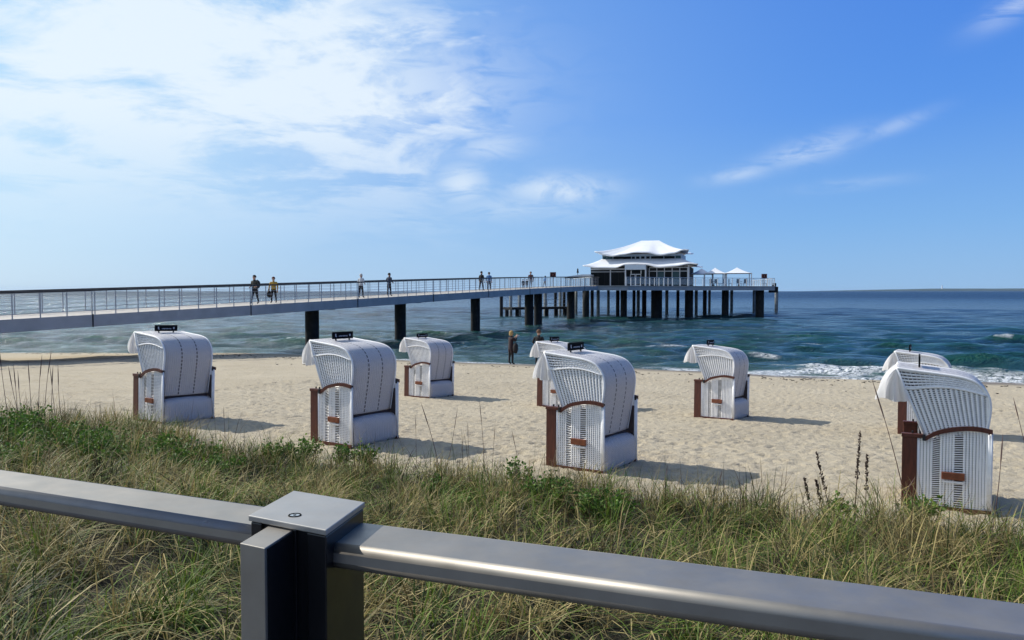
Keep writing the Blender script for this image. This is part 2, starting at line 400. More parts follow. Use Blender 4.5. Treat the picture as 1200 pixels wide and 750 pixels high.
# soft wheel / foot trail lines along the beach
for c0, wd in ((14.6, .5), (16.9, .6)):
    cc = c0 + .5 * np.sin(ga * .21 + c0)
    gz = gz - kf * .03 * np.exp(-((gc - cc) / wd) ** 2) * (.5 + vnoise(ga * 2.5, gc * 2.5, 50))
gx = ga * VX + gc * UX; gy = ga * VY + gc * UY
gm = np_mesh('beach_ground', np.stack([gx, gy, gz], -1).reshape(-1, 3), gquads(*ga.shape))
veg = np.clip((veg_edge(ga) - gc) / .5 + .4 * (fbm(ga * 3, gc * 3, 2, 60) - .5) * 2, 0, 1)
wet = np.clip((.16 - gz) / .10 + (fbm(ga * .3, gc * .3, 3, 70) - .5) * 1.2, 0, 1)
attr(gm, 'veg', veg); attr(gm, 'wet', wet)
def sand_mat():
    m = bpy.data.materials.new('beach_sand'); m.use_nodes = True; n = NT(m.node_tree); p = m.node_tree.nodes['Principled BSDF']
    t = n.node('ShaderNodeTexCoord').outputs['Object']
    va = n.node('ShaderNodeAttribute', attribute_name='veg').outputs['Fac']; we = n.node('ShaderNodeAttribute', attribute_name='wet').outputs['Fac']
    s1 = n.ramp(n.noise(t, .55, 6, .6), [(.3, (.43, .37, .27)), (.7, (.51, .445, .33))])
    s2 = n.mix(n.sm(n.noise(t, 60, 3, .7), .58, .72), s1, (.33, .26, .17, 1))
    s2 = n.mix(n.m('MULTIPLY', n.sm(n.noise(t, 11, 4, .6), .45, .8), .45), s2, (.40, .32, .21, 1))
    s3 = n.mix(we, s2, (.20, .16, .105, 1))
    soil = n.ramp(n.noise(t, 9, 6, .7), [(.3, (.020, .018, .010)), (.6, (.045, .037, .020)), (.85, (.12, .10, .055))])
    n.l.new(n.mix(va, s3, soil), p.inputs['Base Color'])
    n.l.new(n.m('SUBTRACT', .95, n.m('MULTIPLY', we, .45)), p.inputs['Roughness']); p.inputs['Specular IOR Level'].default_value = .25
    b = n.node('ShaderNodeBump'); b.inputs['Strength'].default_value = .9; b.inputs['Distance'].default_value = .05
    h = n.m('ADD', n.m('MULTIPLY', n.noise(t, 13, 5, .65), .8), n.m('MULTIPLY', n.noise(t, 45, 4, .7), .35))
    h = n.m('MULTIPLY', h, n.m('SUBTRACT', 1.0, n.m('MULTIPLY', we, .8)))
    n.l.new(h, b.inputs['Height']); n.l.new(b.outputs[0], p.inputs['Normal'])
    return m
tag(link('beach', gm, sand_mat()), 'pale trodden sand beach sloping from the dune grass down to the water', kind='structure')
pv = MB()
p4 = [xy(-60, -12), xy(60, -12), xy(60, .95), xy(-60, .95)]
pv.prism([(x, y, 2.205) for x, y in p4], (0, 0, .03))
tag(pv.build('promenade', M['pave']), 'paved promenade behind the handrail', kind='structure')

# ------------------------------------------------------------------ sea
th = np.radians(np.linspace(-58, 52, 980))
rs_ = []; r_ = 27.0
while r_ < 14000:
    rs_.append(r_); r_ *= 1.0062 if r_ < 75 else (1.010 if r_ < 190 else (1.022 if r_ < 900 else 1.08))
rs_ = np.array(rs_)
T, Rr = np.meshgrid(th, rs_)
sx = np.sin(T) * Rr; sy = np.cos(T) * Rr
sa, sc = ac(sx, sy)
step = np.gradient(rs_)[:, None] * np.ones_like(sx)
zz = np.zeros_like(sx); hx = np.zeros_like(sx); hy = np.zeros_like(sx)
shore_d = sc + cove(sa) - 37.6 - (fbm(sa * .11, sa * 0, 2, 14) - .5) * 1.0
damp = np.clip(shore_d / 9.0, 0, 1) ** .8
wr = np.random.default_rng(4)
warp = (fbm(sa * .03, sc * .03, 3, 80) - .5) * 14
for k in range(58):
    lam = 1.0 * (9 / 1.0) ** (wr.random() ** 1.1)
    ang = R(180 + wr.normal(-8, 19)); kx = math.sin(ang) ; kc = math.cos(ang)
    q = 2 * math.pi / lam; ph = wr.random() * 6.28
    am = .0125 * lam ** .62
    fade = np.clip((lam / step - 2.6) / 2.5, 0, 1)
    patch = .45 + 1.1 * vnoise(sa / (lam * 3.5) + k, sc / (lam * 2.5), 90 + k)
    arg = q * (sa * kx + sc * kc + warp * .05 * (lam / 6)) + ph
    a_ = am * fade * patch * damp
    zz += a_ * np.sin(arg); hx += a_ * .85 * kx * np.cos(arg); hy += a_ * .85 * kc * np.cos(arg)
# breaker rolling in: higher on the right part of the shore
side = np.clip((sa + 16) / 14, .12, 1)
bw = 1.3 + (fbm(sa * .25, sa * 0 + 5, 3, 120) - .5) * 1.8
brk = np.exp(-((shore_d - 1.4 - bw) / .75) ** 2) * (.16 + .26 * fbm(sa * .6, sa * 0 + 9, 3, 130)) * side
brk2 = np.exp(-((shore_d - 7.0 - bw * 1.4) / 1.0) ** 2) * .30 * np.clip(fbm(sa * .12, sa * 0 + 2, 2, 140) * 2 - .55, 0, 1) * side
swl = np.clip(1 - shore_d / 3, 0, 1) * .02 * np.sin(sa * 1.3)
z_s = zz + brk + brk2 + swl - .004
foam = np.zeros_like(zz)
fn = fbm(sa * .8, sc * .9, 4, 150)
sh_w = (1.0 + 2.6 * fbm(sa * .16, sa * 0 + 1, 3, 160)) * np.clip((sa + 24) / 20, .22, 1)
foam = np.maximum(foam, np.clip((sh_w * 1.15 - shore_d) / .6, 0, 1) * np.clip((fn - .24) * 6, 0, 1))
foam = np.maximum(foam, np.clip((brk - .22) / .08, 0, 1) * np.clip((fn - .25) * 5, 0, 1))
foam = np.where(shore_d < .35, np.maximum(foam, .9 * (fn > .36)), foam)
# whitecaps out on the water
for (px, py, la, lc) in ((800, 406, 2.6, .5), (818, 404, 1.2, .3), (912, 398, 1.9, .45), (980, 404.5, 2.9, .5), (905, 421, 1.2, .25), (1005, 446, 2.5, .5), (700, 378, 2, .5), (430, 365, 1.2, .5), (560, 352, 3, 1), (788, 352.5, 3.0, .8)):
    g = at(px, py, 10); Yw = CAMZ / (CAMZ - g.z) * 10; Xw = g.x * Yw / 10
    a0, c0 = ac(Xw, Yw)
    la *= 1.25; lc *= .6
    gg = np.exp(-((sa - a0) / la) ** 2 - ((sc - c0 - .25 * np.sin((sa - a0) * .9)) / lc) ** 2)
    z_s += gg * .13; foam = np.maximum(foam, np.clip((gg - .42) * 3, 0, 1) * np.clip((fn - .28) * 5, 0, 1))
cap = np.clip((zz - .36) / .06, 0, 1) * np.clip((fn - .60) * 9, 0, 1) * (damp > .9)
foam = np.maximum(foam, cap)
co = np.stack([sx + (hx * VX + hy * UX), sy + (hx * VY + hy * UY), z_s], -1).reshape(-1, 3)
sm_ = np_mesh('sea', co, gquads(*sx.shape))
# drop the part of the fan that lies over land
attr(sm_, 'foam', foam); attr(sm_, 'shore', shore_d); attr(sm_, 'crest', np.clip(zz / .5 + .5, 0, 1))
bm = bmesh.new(); bm.from_mesh(sm_)
sd_flat = shore_d.ravel(); bm.verts.ensure_lookup_table()
bmesh.ops.delete(bm, geom=[v for v, d_ in zip(bm.verts, sd_flat) if d_ < -2.0], context='VERTS')
bm.to_mesh(sm_); bm.free()
def sea_mat():
    m = bpy.data.materials.new('sea_water'); m.use_nodes = True; n = NT(m.node_tree); p = m.node_tree.nodes['Principled BSDF']
    t = n.node('ShaderNodeTexCoord').outputs['Object']
    A_ = lambda s: n.node('ShaderNodeAttribute', attribute_name=s).outputs['Fac']
    sh_, fo, cr = A_('shore'), A_('foam'), A_('crest')
    deep = n.ramp(n.noise(t, .02, 4, .6), [(.35, (.003, .014, .034)), (.65, (.004, .019, .040))])
    mid = n.ramp(n.noise(t, .06, 4, .6), [(.35, (.007, .042, .060)), (.65, (.011, .058, .070))])
    c1 = n.mix(n.sm(sh_, 12, 130), mid, deep)
    c1 = n.mix(n.m('SUBTRACT', 1.0, n.sm(sh_, .0, 11)), c1, (.045, .10, .085, 1))
    c1 = n.mix(n.m('MULTIPLY', n.sm(cr, .55, .95), n.m('SUBTRACT', 1.0, n.sm(sh_, 20, 110))), c1, (.012, .075, .055, 1))
    fn_ = n.noise(n.vm('MULTIPLY', t, (1, 1, 3)), 4.5, 9, .8, .8)
    ff = n.m('MULTIPLY', fo, n.sm(fn_, .40, .52)); ff = n.m('MULTIPLY', ff, 1.0, clamp=True)
    n.l.new(n.mix(ff, c1, (.80, .83, .85, 1)), p.inputs['Base Color'])
    n.l.new(n.m('ADD', n.m('ADD', .10, n.m('MULTIPLY', n.sm(sh_, 60, 600), .22)), n.m('MULTIPLY', ff, .5)), p.inputs['Roughness'])
    p.inputs['IOR'].default_value = 1.33; p.inputs['Specular IOR Level'].default_value = .42
    # turn towards the shore so ripples stretch along it
    mp = n.node('ShaderNodeMapping'); n.l.new(t, mp.inputs[0]); mp.inputs['Rotation'].default_value = (0, 0, R(23.5)); mp.inputs['Scale'].default_value = (.42, 1.0, 1)
    v = mp.outputs[0]
    h = n.m('ADD', n.m('MULTIPLY', n.noise(v, .35, 3, .5, .5), 1.1), n.m('MULTIPLY', n.noise(v, .9, 6, .68, .4), 1.25))
    h = n.m('ADD', h, n.m('MULTIPLY', n.noise(v, 4.0, 5, .65, .3), .26))
    h = n.m('ADD', h, n.m('MULTIPLY', n.noise(v, .10, 4, .6, .3), n.m('MULTIPLY', n.sm(sh_, 120, 400), 4.0)))
    h = n.m('ADD', h, n.m('MULTIPLY', n.noise(v, .28, 4, .6, .2), n.m('MULTIPLY', n.sm(sh_, 50, 160), 1.5)))
    h = n.m('ADD', h, n.m('MULTIPLY', n.noise(v, .022, 5, .65, .2), n.m('MULTIPLY', n.sm(sh_, 250, 1200), 24.0)))
    h = n.m('ADD', h, n.m('MULTIPLY', ff, .06))
    b = n.node('ShaderNodeBump'); b.inputs['Strength'].default_value = .9; b.inputs['Distance'].default_value = .70
    n.l.new(h, b.inputs['Height']); n.l.new(b.outputs[0], p.inputs['Normal'])
    return m
tag(link('sea', sm_, sea_mat()), 'choppy blue green sea with small breakers', kind='structure')

# far coast and its tower
cm = MB(); vs = []; fs = []; N = 90
for i in range(N + 1):
    px = 975 + i * 4.2; X = (px - 600) / FPX * 12000; t = i / N
    h = (math.sin(min(1, t * 2.2) * math.pi / 2)) * (33 + 12 * float(fbm(np.array(i * .13), np.array(0.3), 3, 7))) + .5
    vs += [(X, 11900, -2), (X, 11950, h * .6), (X, 12100, h + CAMZ), (X, 13200, h * .8), (X, 14000, -2)]
for i in range(N):
    for k in range(4):
        a = i * 5 + k; fs.append((a, a + 5, a + 6, a + 1))
cm.add(vs, fs); tag(cm.build('distant_coast', M['coast'], smooth=True), 'low blue coastline on the horizon at the right', kind='structure')
tw = MB(); b = at(1104, 338, 12050); tw.tube([(b.x, b.y, b.z - 20), (b.x, b.y, b.z + 45)], [9, 6], 8)
tag(tw.build('distant_tower', M['tower']), 'tiny pale tower standing on the far coastline', 'tower')

# ------------------------------------------------------------------ pier
ptsY = np.array([34, 42, 50.5, 57.5, 67, 82, 93, 104.]); ptsP = np.array([0, 231, 365, 455, 545, 628, 669, 700.])
pX = (ptsP - 600) / FPX * ptsY
fX = np.polyfit(ptsY, pX, 2)
zY = np.array([28, 34, 42, 52, 66, 82, 93, 104, 112]); zV = np.array([2.35, 2.56, 2.86, 3.12, 3.62, 4.03, 4.28, 4.46, 4.5]); fZ = np.polyfit(zY, zV, 3)
def edge_pt(Y):
    X = float(np.polyval(fX, Y)); d = Vector((float(np.polyval(np.polyder(fX), Y)), 1, 0)).normalized()
    nrm = Vector((d.y, -d.x, 0)); return Vector((X, Y, float(np.polyval(fZ, Y)))), d, nrm
WB = 4.4
Ys = []; Y = 25.0
path = []
while Y < 105.6:
    p, d, nn = edge_pt(Y); path.append((p, d, nn)); Y += d.y * .6
def strip(off0, off1, z0, z1):
    mb = MB(); vs = []
    for p, d, nn in path:
        for o, z in ((off0, z0), (off1, z0), (off1, z1), (off0, z1)):
            q = p + nn * o; vs.append((q.x, q.y, q.z + z))
    n = len(path); fs = [(0, 1, 2, 3), tuple((n - 1) * 4 + k for k in (3, 2, 1, 0))]
    for i in range(n - 1):
        for k in range(4):
            a = i * 4 + k; b = i * 4 + (k + 1) % 4; fs.append((a, b, b + 4, a + 4))
    mb.add(vs, fs); return mb
pier = empty('footbridge', (0, 0, 0), 0, 'long grey footbridge on dark piles with steel railings leading to the tea house', 'pier')
# planks: alternating slightly uneven boards, joined
dk = MB(); rnd = random.Random(3)
for i in range(len(path) - 1):
    for k in range(3):
        t0, t1 = k / 3 + .01, (k + 1) / 3 - .01
        a = path[i][0].lerp(path[i + 1][0], t0); b = path[i][0].lerp(path[i + 1][0], t1); nn = path[i][2]; h = rnd.uniform(0, .008)
        q = [a - nn * .07, b - nn * .07, b - nn * (WB - .07), a - nn * (WB - .07)]
        dk.prism([(v.x, v.y, v.z - .045) for v in q], (0, 0, .045 + h))
dko = dk.build('deck', M['deck'], pier); dko['kind'] = 'stuff'
strip(0, -.06, -.55, .02).build('edge_beam', M['beam'], pier)
strip(-WB + .06, -WB, -.5, .02).build('edge_beam', M['beam'], pier)
strip(-.8, -WB + .8, -.42, -.12).build('underside', M['beam'], pier)
strip(.00, -.09, 1.12, 1.20).build('handrail', M['handrail'], pier)
strip(-WB + .09, -WB, 1.12, 1.20).build('handrail', M['handrail'], pier)
for o in (-.045, -WB + .045):
    wmb = MB()
    for z in (.22, .42, .62, .82, 1.0):
        wmb.tube([(p + nn * o + Vector((0, 0, z))) for p, d, nn in path[::3]], .009, 4)
    wo = wmb.build('railing_wire', M['wire'], pier)
pm = MB().box((0, 0, .55), (.05, .022, 1.12)).mesh('post', M['post'])
foot = MB().box((0, 0, .05), (.09, .06, .1)).mesh('post_foot', M['post'])
s_acc = 0; last = None; i = 0
for idx in range(2, len(path) - 1, 2):
    for o in (-.045, -WB + .045):
        p, d, nn = path[idx]; q = p + nn * o
        ob = link('post', pm, None, pier, q); ob.rotation_euler = (0, 0, math.atan2(d.y, d.x))
        if idx % 16 == 8:
            q2 = q + d * .14; ob = link('post', pm, None, pier, q2); ob.rotation_euler = (0, 0, math.atan2(d.y, d.x))
            jj = MB().box((0, 0, -.26), (.05, .03, .62)).build('beam_joint', M['frame_dark'], pier, loc=q + nn * (.06 if o > -1 else -.06)); jj.rotation_euler = (0, 0, math.atan2(d.y, d.x))
# piles of the bridge
def axis_at(px, off=-WB / 2):
    lo, hi = 25.0, 107.0
    for _ in range(50):
        mid_ = (lo + hi) / 2; p, d, nn = edge_pt(mid_); q = p + nn * off
        if 600 + FPX * q.x / q.y < px: lo = mid_
        else: hi = mid_
    return q, d
def pile_mesh(rad, top, dark=True, name='pile'):
    mb = MB(); zs = [-3, -.2, .5, 1.4, 2.4, top]
    mb.tube([(0, 0, z) for z in zs], [rad * 1.01, rad, rad * .99, rad, rad * .99, rad], 20); return mb.mesh(name, M['pile'] if dark else M['pile_pale'], smooth=False)
for px, rad in ((365.5, .46), (469, .45), (557, .44), (620, .48), (630.5, .46), (669, .5), (706, .45)):
    q, d = axis_at(px); ob = link('pile', pile_mesh(rad, q.z - .40), None, pier, (q.x, q.y, 0))
    for pl in ob.data.polygons: pl.use_smooth = abs(pl.normal.z) < .5
    cb = MB().box((0, 0, 0), (3.4 if px < 600 else 1.4, .7, .22)).build('pile_head', M['pile'], pier, loc=(q.x, q.y, q.z - .5)); cb.rotation_euler = (0, 0, math.atan2(d.y, d.x) + math.pi / 2)

# ------------------------------------------------------------------ platform
DZ = 4.5
plat = empty('pier_platform', (0, 0, 0), 0, 'wide platform on many dark piles carrying the tea house at the end of the pier', 'platform')
P_ = [(11.0, 104.5), (15.2, 104.6), (22, 109), (38.3, 115.6), (43.0, 143), (16, 148), (8.0, 124)]
MB().prism([(x, y, DZ - .08) for x, y in P_], (0, 0, .08)).build('deck', M['deck'], plat)
cx_, cy_ = sum(p[0] for p in P_) / 7, sum(p[1] for p in P_) / 7
ins = [(cx_ + (x - cx_) * .99, cy_ + (y - cy_) * .99) for x, y in P_]
MB().prism([(x, y, DZ - .62) for x, y in ins], (0, 0, .54)).build('edge_beam', M['beam'], plat)
def seg_rail(p0, p1, parent, sp=1.1, glass=False):
    p0, p1 = Vector(p0), Vector(p1); L = (p1 - p0).length; n = max(1, round(L / sp)); d = (p1 - p0) / L; a = math.atan2(d.y, d.x)
    hr = MB(); hr.box(((p0 + p1) / 2 + Vector((0, 0, 1.12))), (L, .09, .07), Matrix.Rotation(a, 3, 'Z')); hr.build('handrail', M['frame'], parent)
    pmesh = bpy.data.meshes.get('platform_post') or MB().box((0, 0, .54), (.085, .06, 1.08)).mesh('platform_post', M['frame'])
    for i in range(n + 1):
        ob = link('post', pmesh, None, parent, p0 + d * L * i / n); ob.rotation_euler = (0, 0, a)
    if glass:
        for i in range(n):
            g = MB().box((0, 0, .58), (L / n - .2, .02, .8)).build('glass_panel', M['clear'], parent, loc=p0 + d * L * (i + .5) / n); g.rotation_euler = (0, 0, a)
M['clear'] = mat('pale_railing_glass', (.55, .65, .72), .15, spec=.6)
_p = M['clear'].node_tree.nodes['Principled BSDF']; _p.inputs['Alpha'].default_value = .2
Z = Vector((0, 0, DZ))
seg_rail((15.0, 104.7, DZ), (22, 109.15, DZ), plat, .8, True)
seg_rail((22, 109.15, DZ), (38.1, 115.7, DZ), plat, 1.2, True)
seg_rail((38.1, 115.7, DZ), (42.8, 142.8, DZ), plat, 2.4, True)
seg_rail((8.3, 124, DZ), (10.6, 105.5, DZ), plat, 1.6)
# piles under the platform: (pixel column, distance, radius, dark)
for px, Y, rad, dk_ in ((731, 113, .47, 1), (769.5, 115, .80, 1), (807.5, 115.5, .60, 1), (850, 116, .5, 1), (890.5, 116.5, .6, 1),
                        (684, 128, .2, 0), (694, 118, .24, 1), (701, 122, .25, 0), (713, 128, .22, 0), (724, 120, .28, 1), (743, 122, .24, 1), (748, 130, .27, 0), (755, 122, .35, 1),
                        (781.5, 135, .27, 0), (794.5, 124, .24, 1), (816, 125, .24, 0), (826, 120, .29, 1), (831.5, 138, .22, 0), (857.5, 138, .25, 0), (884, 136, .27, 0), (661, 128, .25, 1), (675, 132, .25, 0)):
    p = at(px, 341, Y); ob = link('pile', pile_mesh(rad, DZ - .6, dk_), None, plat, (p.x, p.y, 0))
    for pl in ob.data.polygons: pl.use_smooth = abs(pl.normal.z) < .5
def free_pile(px, Y, rad, top, label, pale=False):
    p = at(px, 341, Y); mb = MB(); mb.tube([(0, 0, -3), (0, 0, 0), (0, 0, top)], [rad, rad, rad * .97], 16)
    o = mb.build('mooring_pile', M['pile_pale' if pale else 'pile'], None, loc=(p.x, p.y, 0)); tag(o, label, 'mooring pile'); return o
free_pile(910, 140, .3, 3.8, 'lone thin mooring pile just beyond the right end of the platform', True)
tp = MB().box((0, 0, 0), (1.1, 1.1, .9)).box((.1, 0, .7), (.5, .5, .6)); p = at(906.3, 339.5, 121)
tag(tp.build('fender_box', M['frame_dark'], None, loc=p), 'dark fender block fixed to the right end of the platform edge', 'fender')

# landing stage under / left of the platform
ls = empty('landing_stage', (0, 0, 0), 0, 'low dark boat landing stage with thin railing between tall piles', 'landing stage')
a_ = at(594, 362, 116); b_ = at(663, 361, 122)
dd = Vector((b_.x - a_.x, b_.y - a_.y, 0)); L = dd.length; dd /= L; ang = math.atan2(dd.y, dd.x); mid = (a_ + b_) / 2
MB().box((0, 0, 0), (L, 2.6, .35)).build('deck', M['pile'], ls, loc=(mid.x, mid.y, 1.25)).rotation_euler = (0, 0, ang)
for k in range(7):
    q = a_ + (b_ - a_) * (k / 6)
    MB().tube([(0, 0, -3), (0, 0, 1.1)], .28, 10).build('pile', M['pile'], ls, loc=(q.x, q.y, 0))
    MB().box((0, 0, .55), (.07, .07, 1.1)).build('post', M['wire'], ls, loc=(q.x, q.y - 1.2, 1.4))
for h in (.55, 1.1):
    MB().box((0, 0, 0), (L, .05, .05)).build('rail', M['wire'], ls, loc=(mid.x, mid.y - 1.2, 1.4 + h)).rotation_euler = (0, 0, ang)
for px, Y, lab, pl_ in ((587.5, 112, 'leftmost tall dark pile beside the low landing stage', 0), (598.5, 119, 'second tall pile of the landing stage, left of the paired bridge piles', 1), (608.8, 121, 'third tall pile of the landing stage, nearest the paired bridge piles', 1),
                      (639, 122, 'tall landing stage pile just right of the paired bridge piles', 1), (651, 124, 'fifth tall landing stage pile from the left', 0), (656.5, 127, 'thin pale edged pile of the landing stage next to the lone bridge pile', 1)):
    free_pile(px, Y, .24, 3.6, lab, pl_)

# ------------------------------------------------------------------ tea house
th_ang = R(-16)
c0 = at(757, 335, 119)
tea = empty('tea_house', (c0.x, c0.y, DZ), th_ang, 'two storey tea house with white curved pagoda roofs and dark glass walls on the platform', 'building')
# local: x right, y away, z up; front wall at y = 0, centre x = 0.  1 px is about .1275 m
PX = 119 / FPX
def lx(px): return (px - 757) * PX
def lz(py): return (341 - py) / FPX * 119 + CAMZ - DZ
w0, w1 = lx(691.5), lx(806); D1 = 12.0; H1 = lz(312.5)
MB().box(((w0 + w1) / 2, D1 / 2, H1 / 2), (w1 - w0, D1, H1)).build('wall', M['frame_dark'], tea)
u0, u1 = lx(703.5), lx(797); y0, y1 = 1.3, 10.3; ub, ut = H1 - .2, lz(297.5)
MB().box(((u0 + u1) / 2, (y0 + y1) / 2, (ub + ut) / 2), (u1 - u0, y1 - y0, ut - ub)).build('upper_wall', M['panel_pale'], tea)
# upper window band
zb0, zb1 = lz(303.6), lz(300.6)
for k, (a, b, mm) in enumerate([(704.5, 709, 'glass_teal'), (709.6, 716, 'glass_teal'), (717, 738, 'glass'), (739, 742.6, 'glass'), (744, 748, 'glass'), (750, 754, 'glass'), (756, 760, 'glass'), (761.5, 776, 'glass'), (777, 789, 'glass'), (790, 796, 'glass_teal')]):
    o = MB().box((0, 0, 0), ((b - a) * PX, .08, (zb1 - zb0) * (1.6 if mm == 'glass_teal' else 1.35))).build('window', M[mm], tea, loc=(lx((a + b) / 2), y0 - .03, (zb0 + zb1) / 2))
MB().box((0, 0, 0), (.08, 5.5, 1.1)).build('window', M['panel_pale'], tea, loc=(u1 + .03, 5.2, (ub + ut) / 2 + .2))
# ground floor facade
def bx(name, a, b, pt, pb, dy, th_, mm):
    return MB().box((0, 0, 0), ((b - a) * PX, th_, lz(pt) - lz(pb))).build(name, M[mm], tea, loc=(lx((a + b) / 2), dy, (lz(pt) + lz(pb)) / 2))
bx('fascia', 691.5, 734, 314.2, 316, -.06, .14, 'frame'); bx('transom', 692, 734, 318, 318.7, -.05, .1, 'frame')
for a, b in ((692.5, 700), (700.8, 708), (708.8, 714.5), (716, 724.5), (725.3, 733.5)): bx('window', a, b, 319, 334.8, -.02, .06, 'glass')
bx('pillar', 714.6, 715.8, 316, 335, -.08, .14, 'frame')
bx('fascia', 761, 806, 313.2, 314.2, -.06, .14, 'frame'); bx('transom', 760, 805, 317.6, 318.4, -.05, .1, 'frame')
for k in range(5): bx('window', 761.5 + k * 8.7, 769.4 + k * 8.7, 318.8, 334.8, -.02, .06, 'glass_teal' if k % 2 else 'glass')
for k in range(6): bx('mullion', 760.4 + k * 8.75, 761.2 + k * 8.75, 314.2, 335, -.07, .12, 'frame')
bx('pillar', 804.8, 806.6, 311, 335, -.12, .2, 'frame')
# portal with double door
bx('portal_head', 734, 758.2, 310.2, 316.3, -.9, 1.8, 'panel_pale')
bx('portal_post', 734, 735, 316.3, 335, -.9, 1.6, 'frame'); bx('portal_post', 757.2, 758.2, 316.3, 335, -.9, 1.6, 'frame')
bx('door_surround', 735.2, 757, 316.6, 334.9, -.8, .1, 'glass')
for a, b in ((739.6, 745.4), (746, 752.2)):
    fr = bx('door', a, b, 321.2, 334.9, -.95, .12, 'frame'); g = MB().box((0, -.08, 0), ((b - a - 1.4) * PX, .04, (334.9 - 321.2 - 1.8) * PX)).build('pane', M['glass'], fr)
bx('portal_bar', 740, 741, 317, 321, -.92, .06, 'frame'); bx('portal_bar', 751.5, 752.5, 317, 321, -.92, .06, 'frame')
for a in (703, 712, 721, 730): pass
def roof(name, x0, x1, y0, y1, tx0, tx1, ty0, ty1, zt, front, side_z, corner_up, conc, parent):
    """curved pagoda roof: eave height given along the front, tips lifted at the corners"""
    nf = 48; ns = 24; nv = 12; ring = []
    fx_ = [p[0] for p in front]; fz_ = [p[1] for p in front]
    # smooth interpolation of the eave wave
    def fe(x):
        i = max(0, min(len(fx_) - 2, np.searchsorted(fx_, x) - 1)); t = (x - fx_[i]) / (fx_[i + 1] - fx_[i]); t = max(0, min(1, t)); t = t * t * (3 - 2 * t)
        return fz_[i] * (1 - t) + fz_[i + 1] * t
    zl, zr = fe(x0), fe(x1)
    def sidez(t, za): return za * abs(2 * t - 1) ** 2.2 + side_z * (1 - abs(2 * t - 1) ** 2.2)
    for i in range(nf): t = i / nf; x = x0 + (x1 - x0) * t; bulge = -.35 * math.sin(math.pi * t) ** 2; ring.append((x, y0 + bulge, fe(x), tx0 + (tx1 - tx0) * t, ty0))
    for i in range(ns): t = i / ns; ring.append((x1 - .5 * math.sin(math.pi * t), y0 + (y1 - y0) * t, sidez(t, zr), tx1, ty0 + (ty1 - ty0) * t))
    for i in range(nf): t = i / nf; x = x1 + (x0 - x1) * t; ring.append((x, y1, fe(x), tx1 + (tx0 - tx1) * t, ty1))
    for i in range(ns): t = i / ns; ring.append((x0 + .5 * math.sin(math.pi * t), y1 + (y0 - y1) * t, sidez(t, zl), tx0, ty1 + (ty0 - ty1) * t))
    n = len(ring); vs = []; base_z = sum(r[2] for r in ring) / n
    for j in range(nv + 1):
        v = j / nv
        for (ex, ey, ez, tx, ty) in ring:
            zz_ = base_z + (zt - base_z) * (v ** conc) + (ez - base_z) * (1 - v) ** 2.0
            vs.append((ex + (tx - ex) * v, ey + (ty - ey) * v, zz_))
    fs = [(j * n + i, j * n + (i + 1) % n, (j + 1) * n + (i + 1) % n, (j + 1) * n + i) for j in range(nv) for i in range(n)]
    fs.append(tuple(nv * n + i for i in range(n)))
    mb = MB(); mb.add(vs, fs); o = mb.build(name, M['roof'], parent, smooth=True, norm=True)
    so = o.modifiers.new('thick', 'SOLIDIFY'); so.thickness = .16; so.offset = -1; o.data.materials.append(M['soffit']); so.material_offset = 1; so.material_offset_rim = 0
    return o
roof('lower_roof', lx(684), lx(817), -1.5, D1 + 1.2, lx(704), lx(797), 1.4, 10.2, lz(302.3),
     [(lx(684), lz(310.6)), (lx(700), lz(313)), (lx(722), lz(313.3)), (lx(735), lz(309.3)), (lx(746), lz(309.0)), (lx(757), lz(309.6)), (lx(773), lz(313)), (lx(790), lz(311.8)), (lx(808), lz(309)), (lx(817), lz(309.8))], lz(310.8), .3, 1.35, tea)
roof('upper_roof', lx(696), lx(806), .0, 11.6, lx(746.7), lx(768), 5.0, 7.0, lz(279.8),
     [(lx(696), lz(293.8)), (lx(705), lz(297.0)), (lx(716), lz(299)), (lx(730), lz(297)), (lx(744), lz(295)), (lx(757), lz(295.2)), (lx(773), lz(298.4)), (lx(788), lz(296.4)), (lx(801), lz(292.5)), (lx(806), lz(293.2))], lz(295), .4, 1.45, tea)
# annex left of the tea house
an = empty('annex', (*at(677, 335, 118).xy, DZ), R(-14), 'low glazed annex with a pale sloping roof left of the tea house', 'annex')
MB().prism([(-1.85, 0, 1.35), (1.9, 0, 1.5), (1.9, 0, 1.75), (.6, 0, 1.75), (-1.85, 0, 1.42)], (0, 3.5, 0)).build('roof', M['frame'], an)
MB().box((0, -.05, 1.27), (3.8, .2, .14)).build('fascia', M['frame_dark'], an)
for k in range(5): MB().box((-1.5 + k * .75, .1, .6), (.68, .05, 1.15)).build('glass_panel', M['clear'], an)
for k in range(6): MB().box((-1.87 + k * .75, .08, .6), (.06, .1, 1.2)).build('post', M['frame_dark'], an)
fb = MB(); fb.tube([(0, 0, 0), (0, 0, .35)], .05, 6); fb.box((0, 0, .5), (.34, .2, .42), None, 0, .5); fb.tube([(0, 0, .7), (0, 0, .95)], [.14, .05], 8)
tag(fb.build('roof_ornament', M['pile'], None, loc=(*at(677, 335, 119).xy, DZ + 1.72)), 'small dark ornament standing on the annex roof', 'ornament')
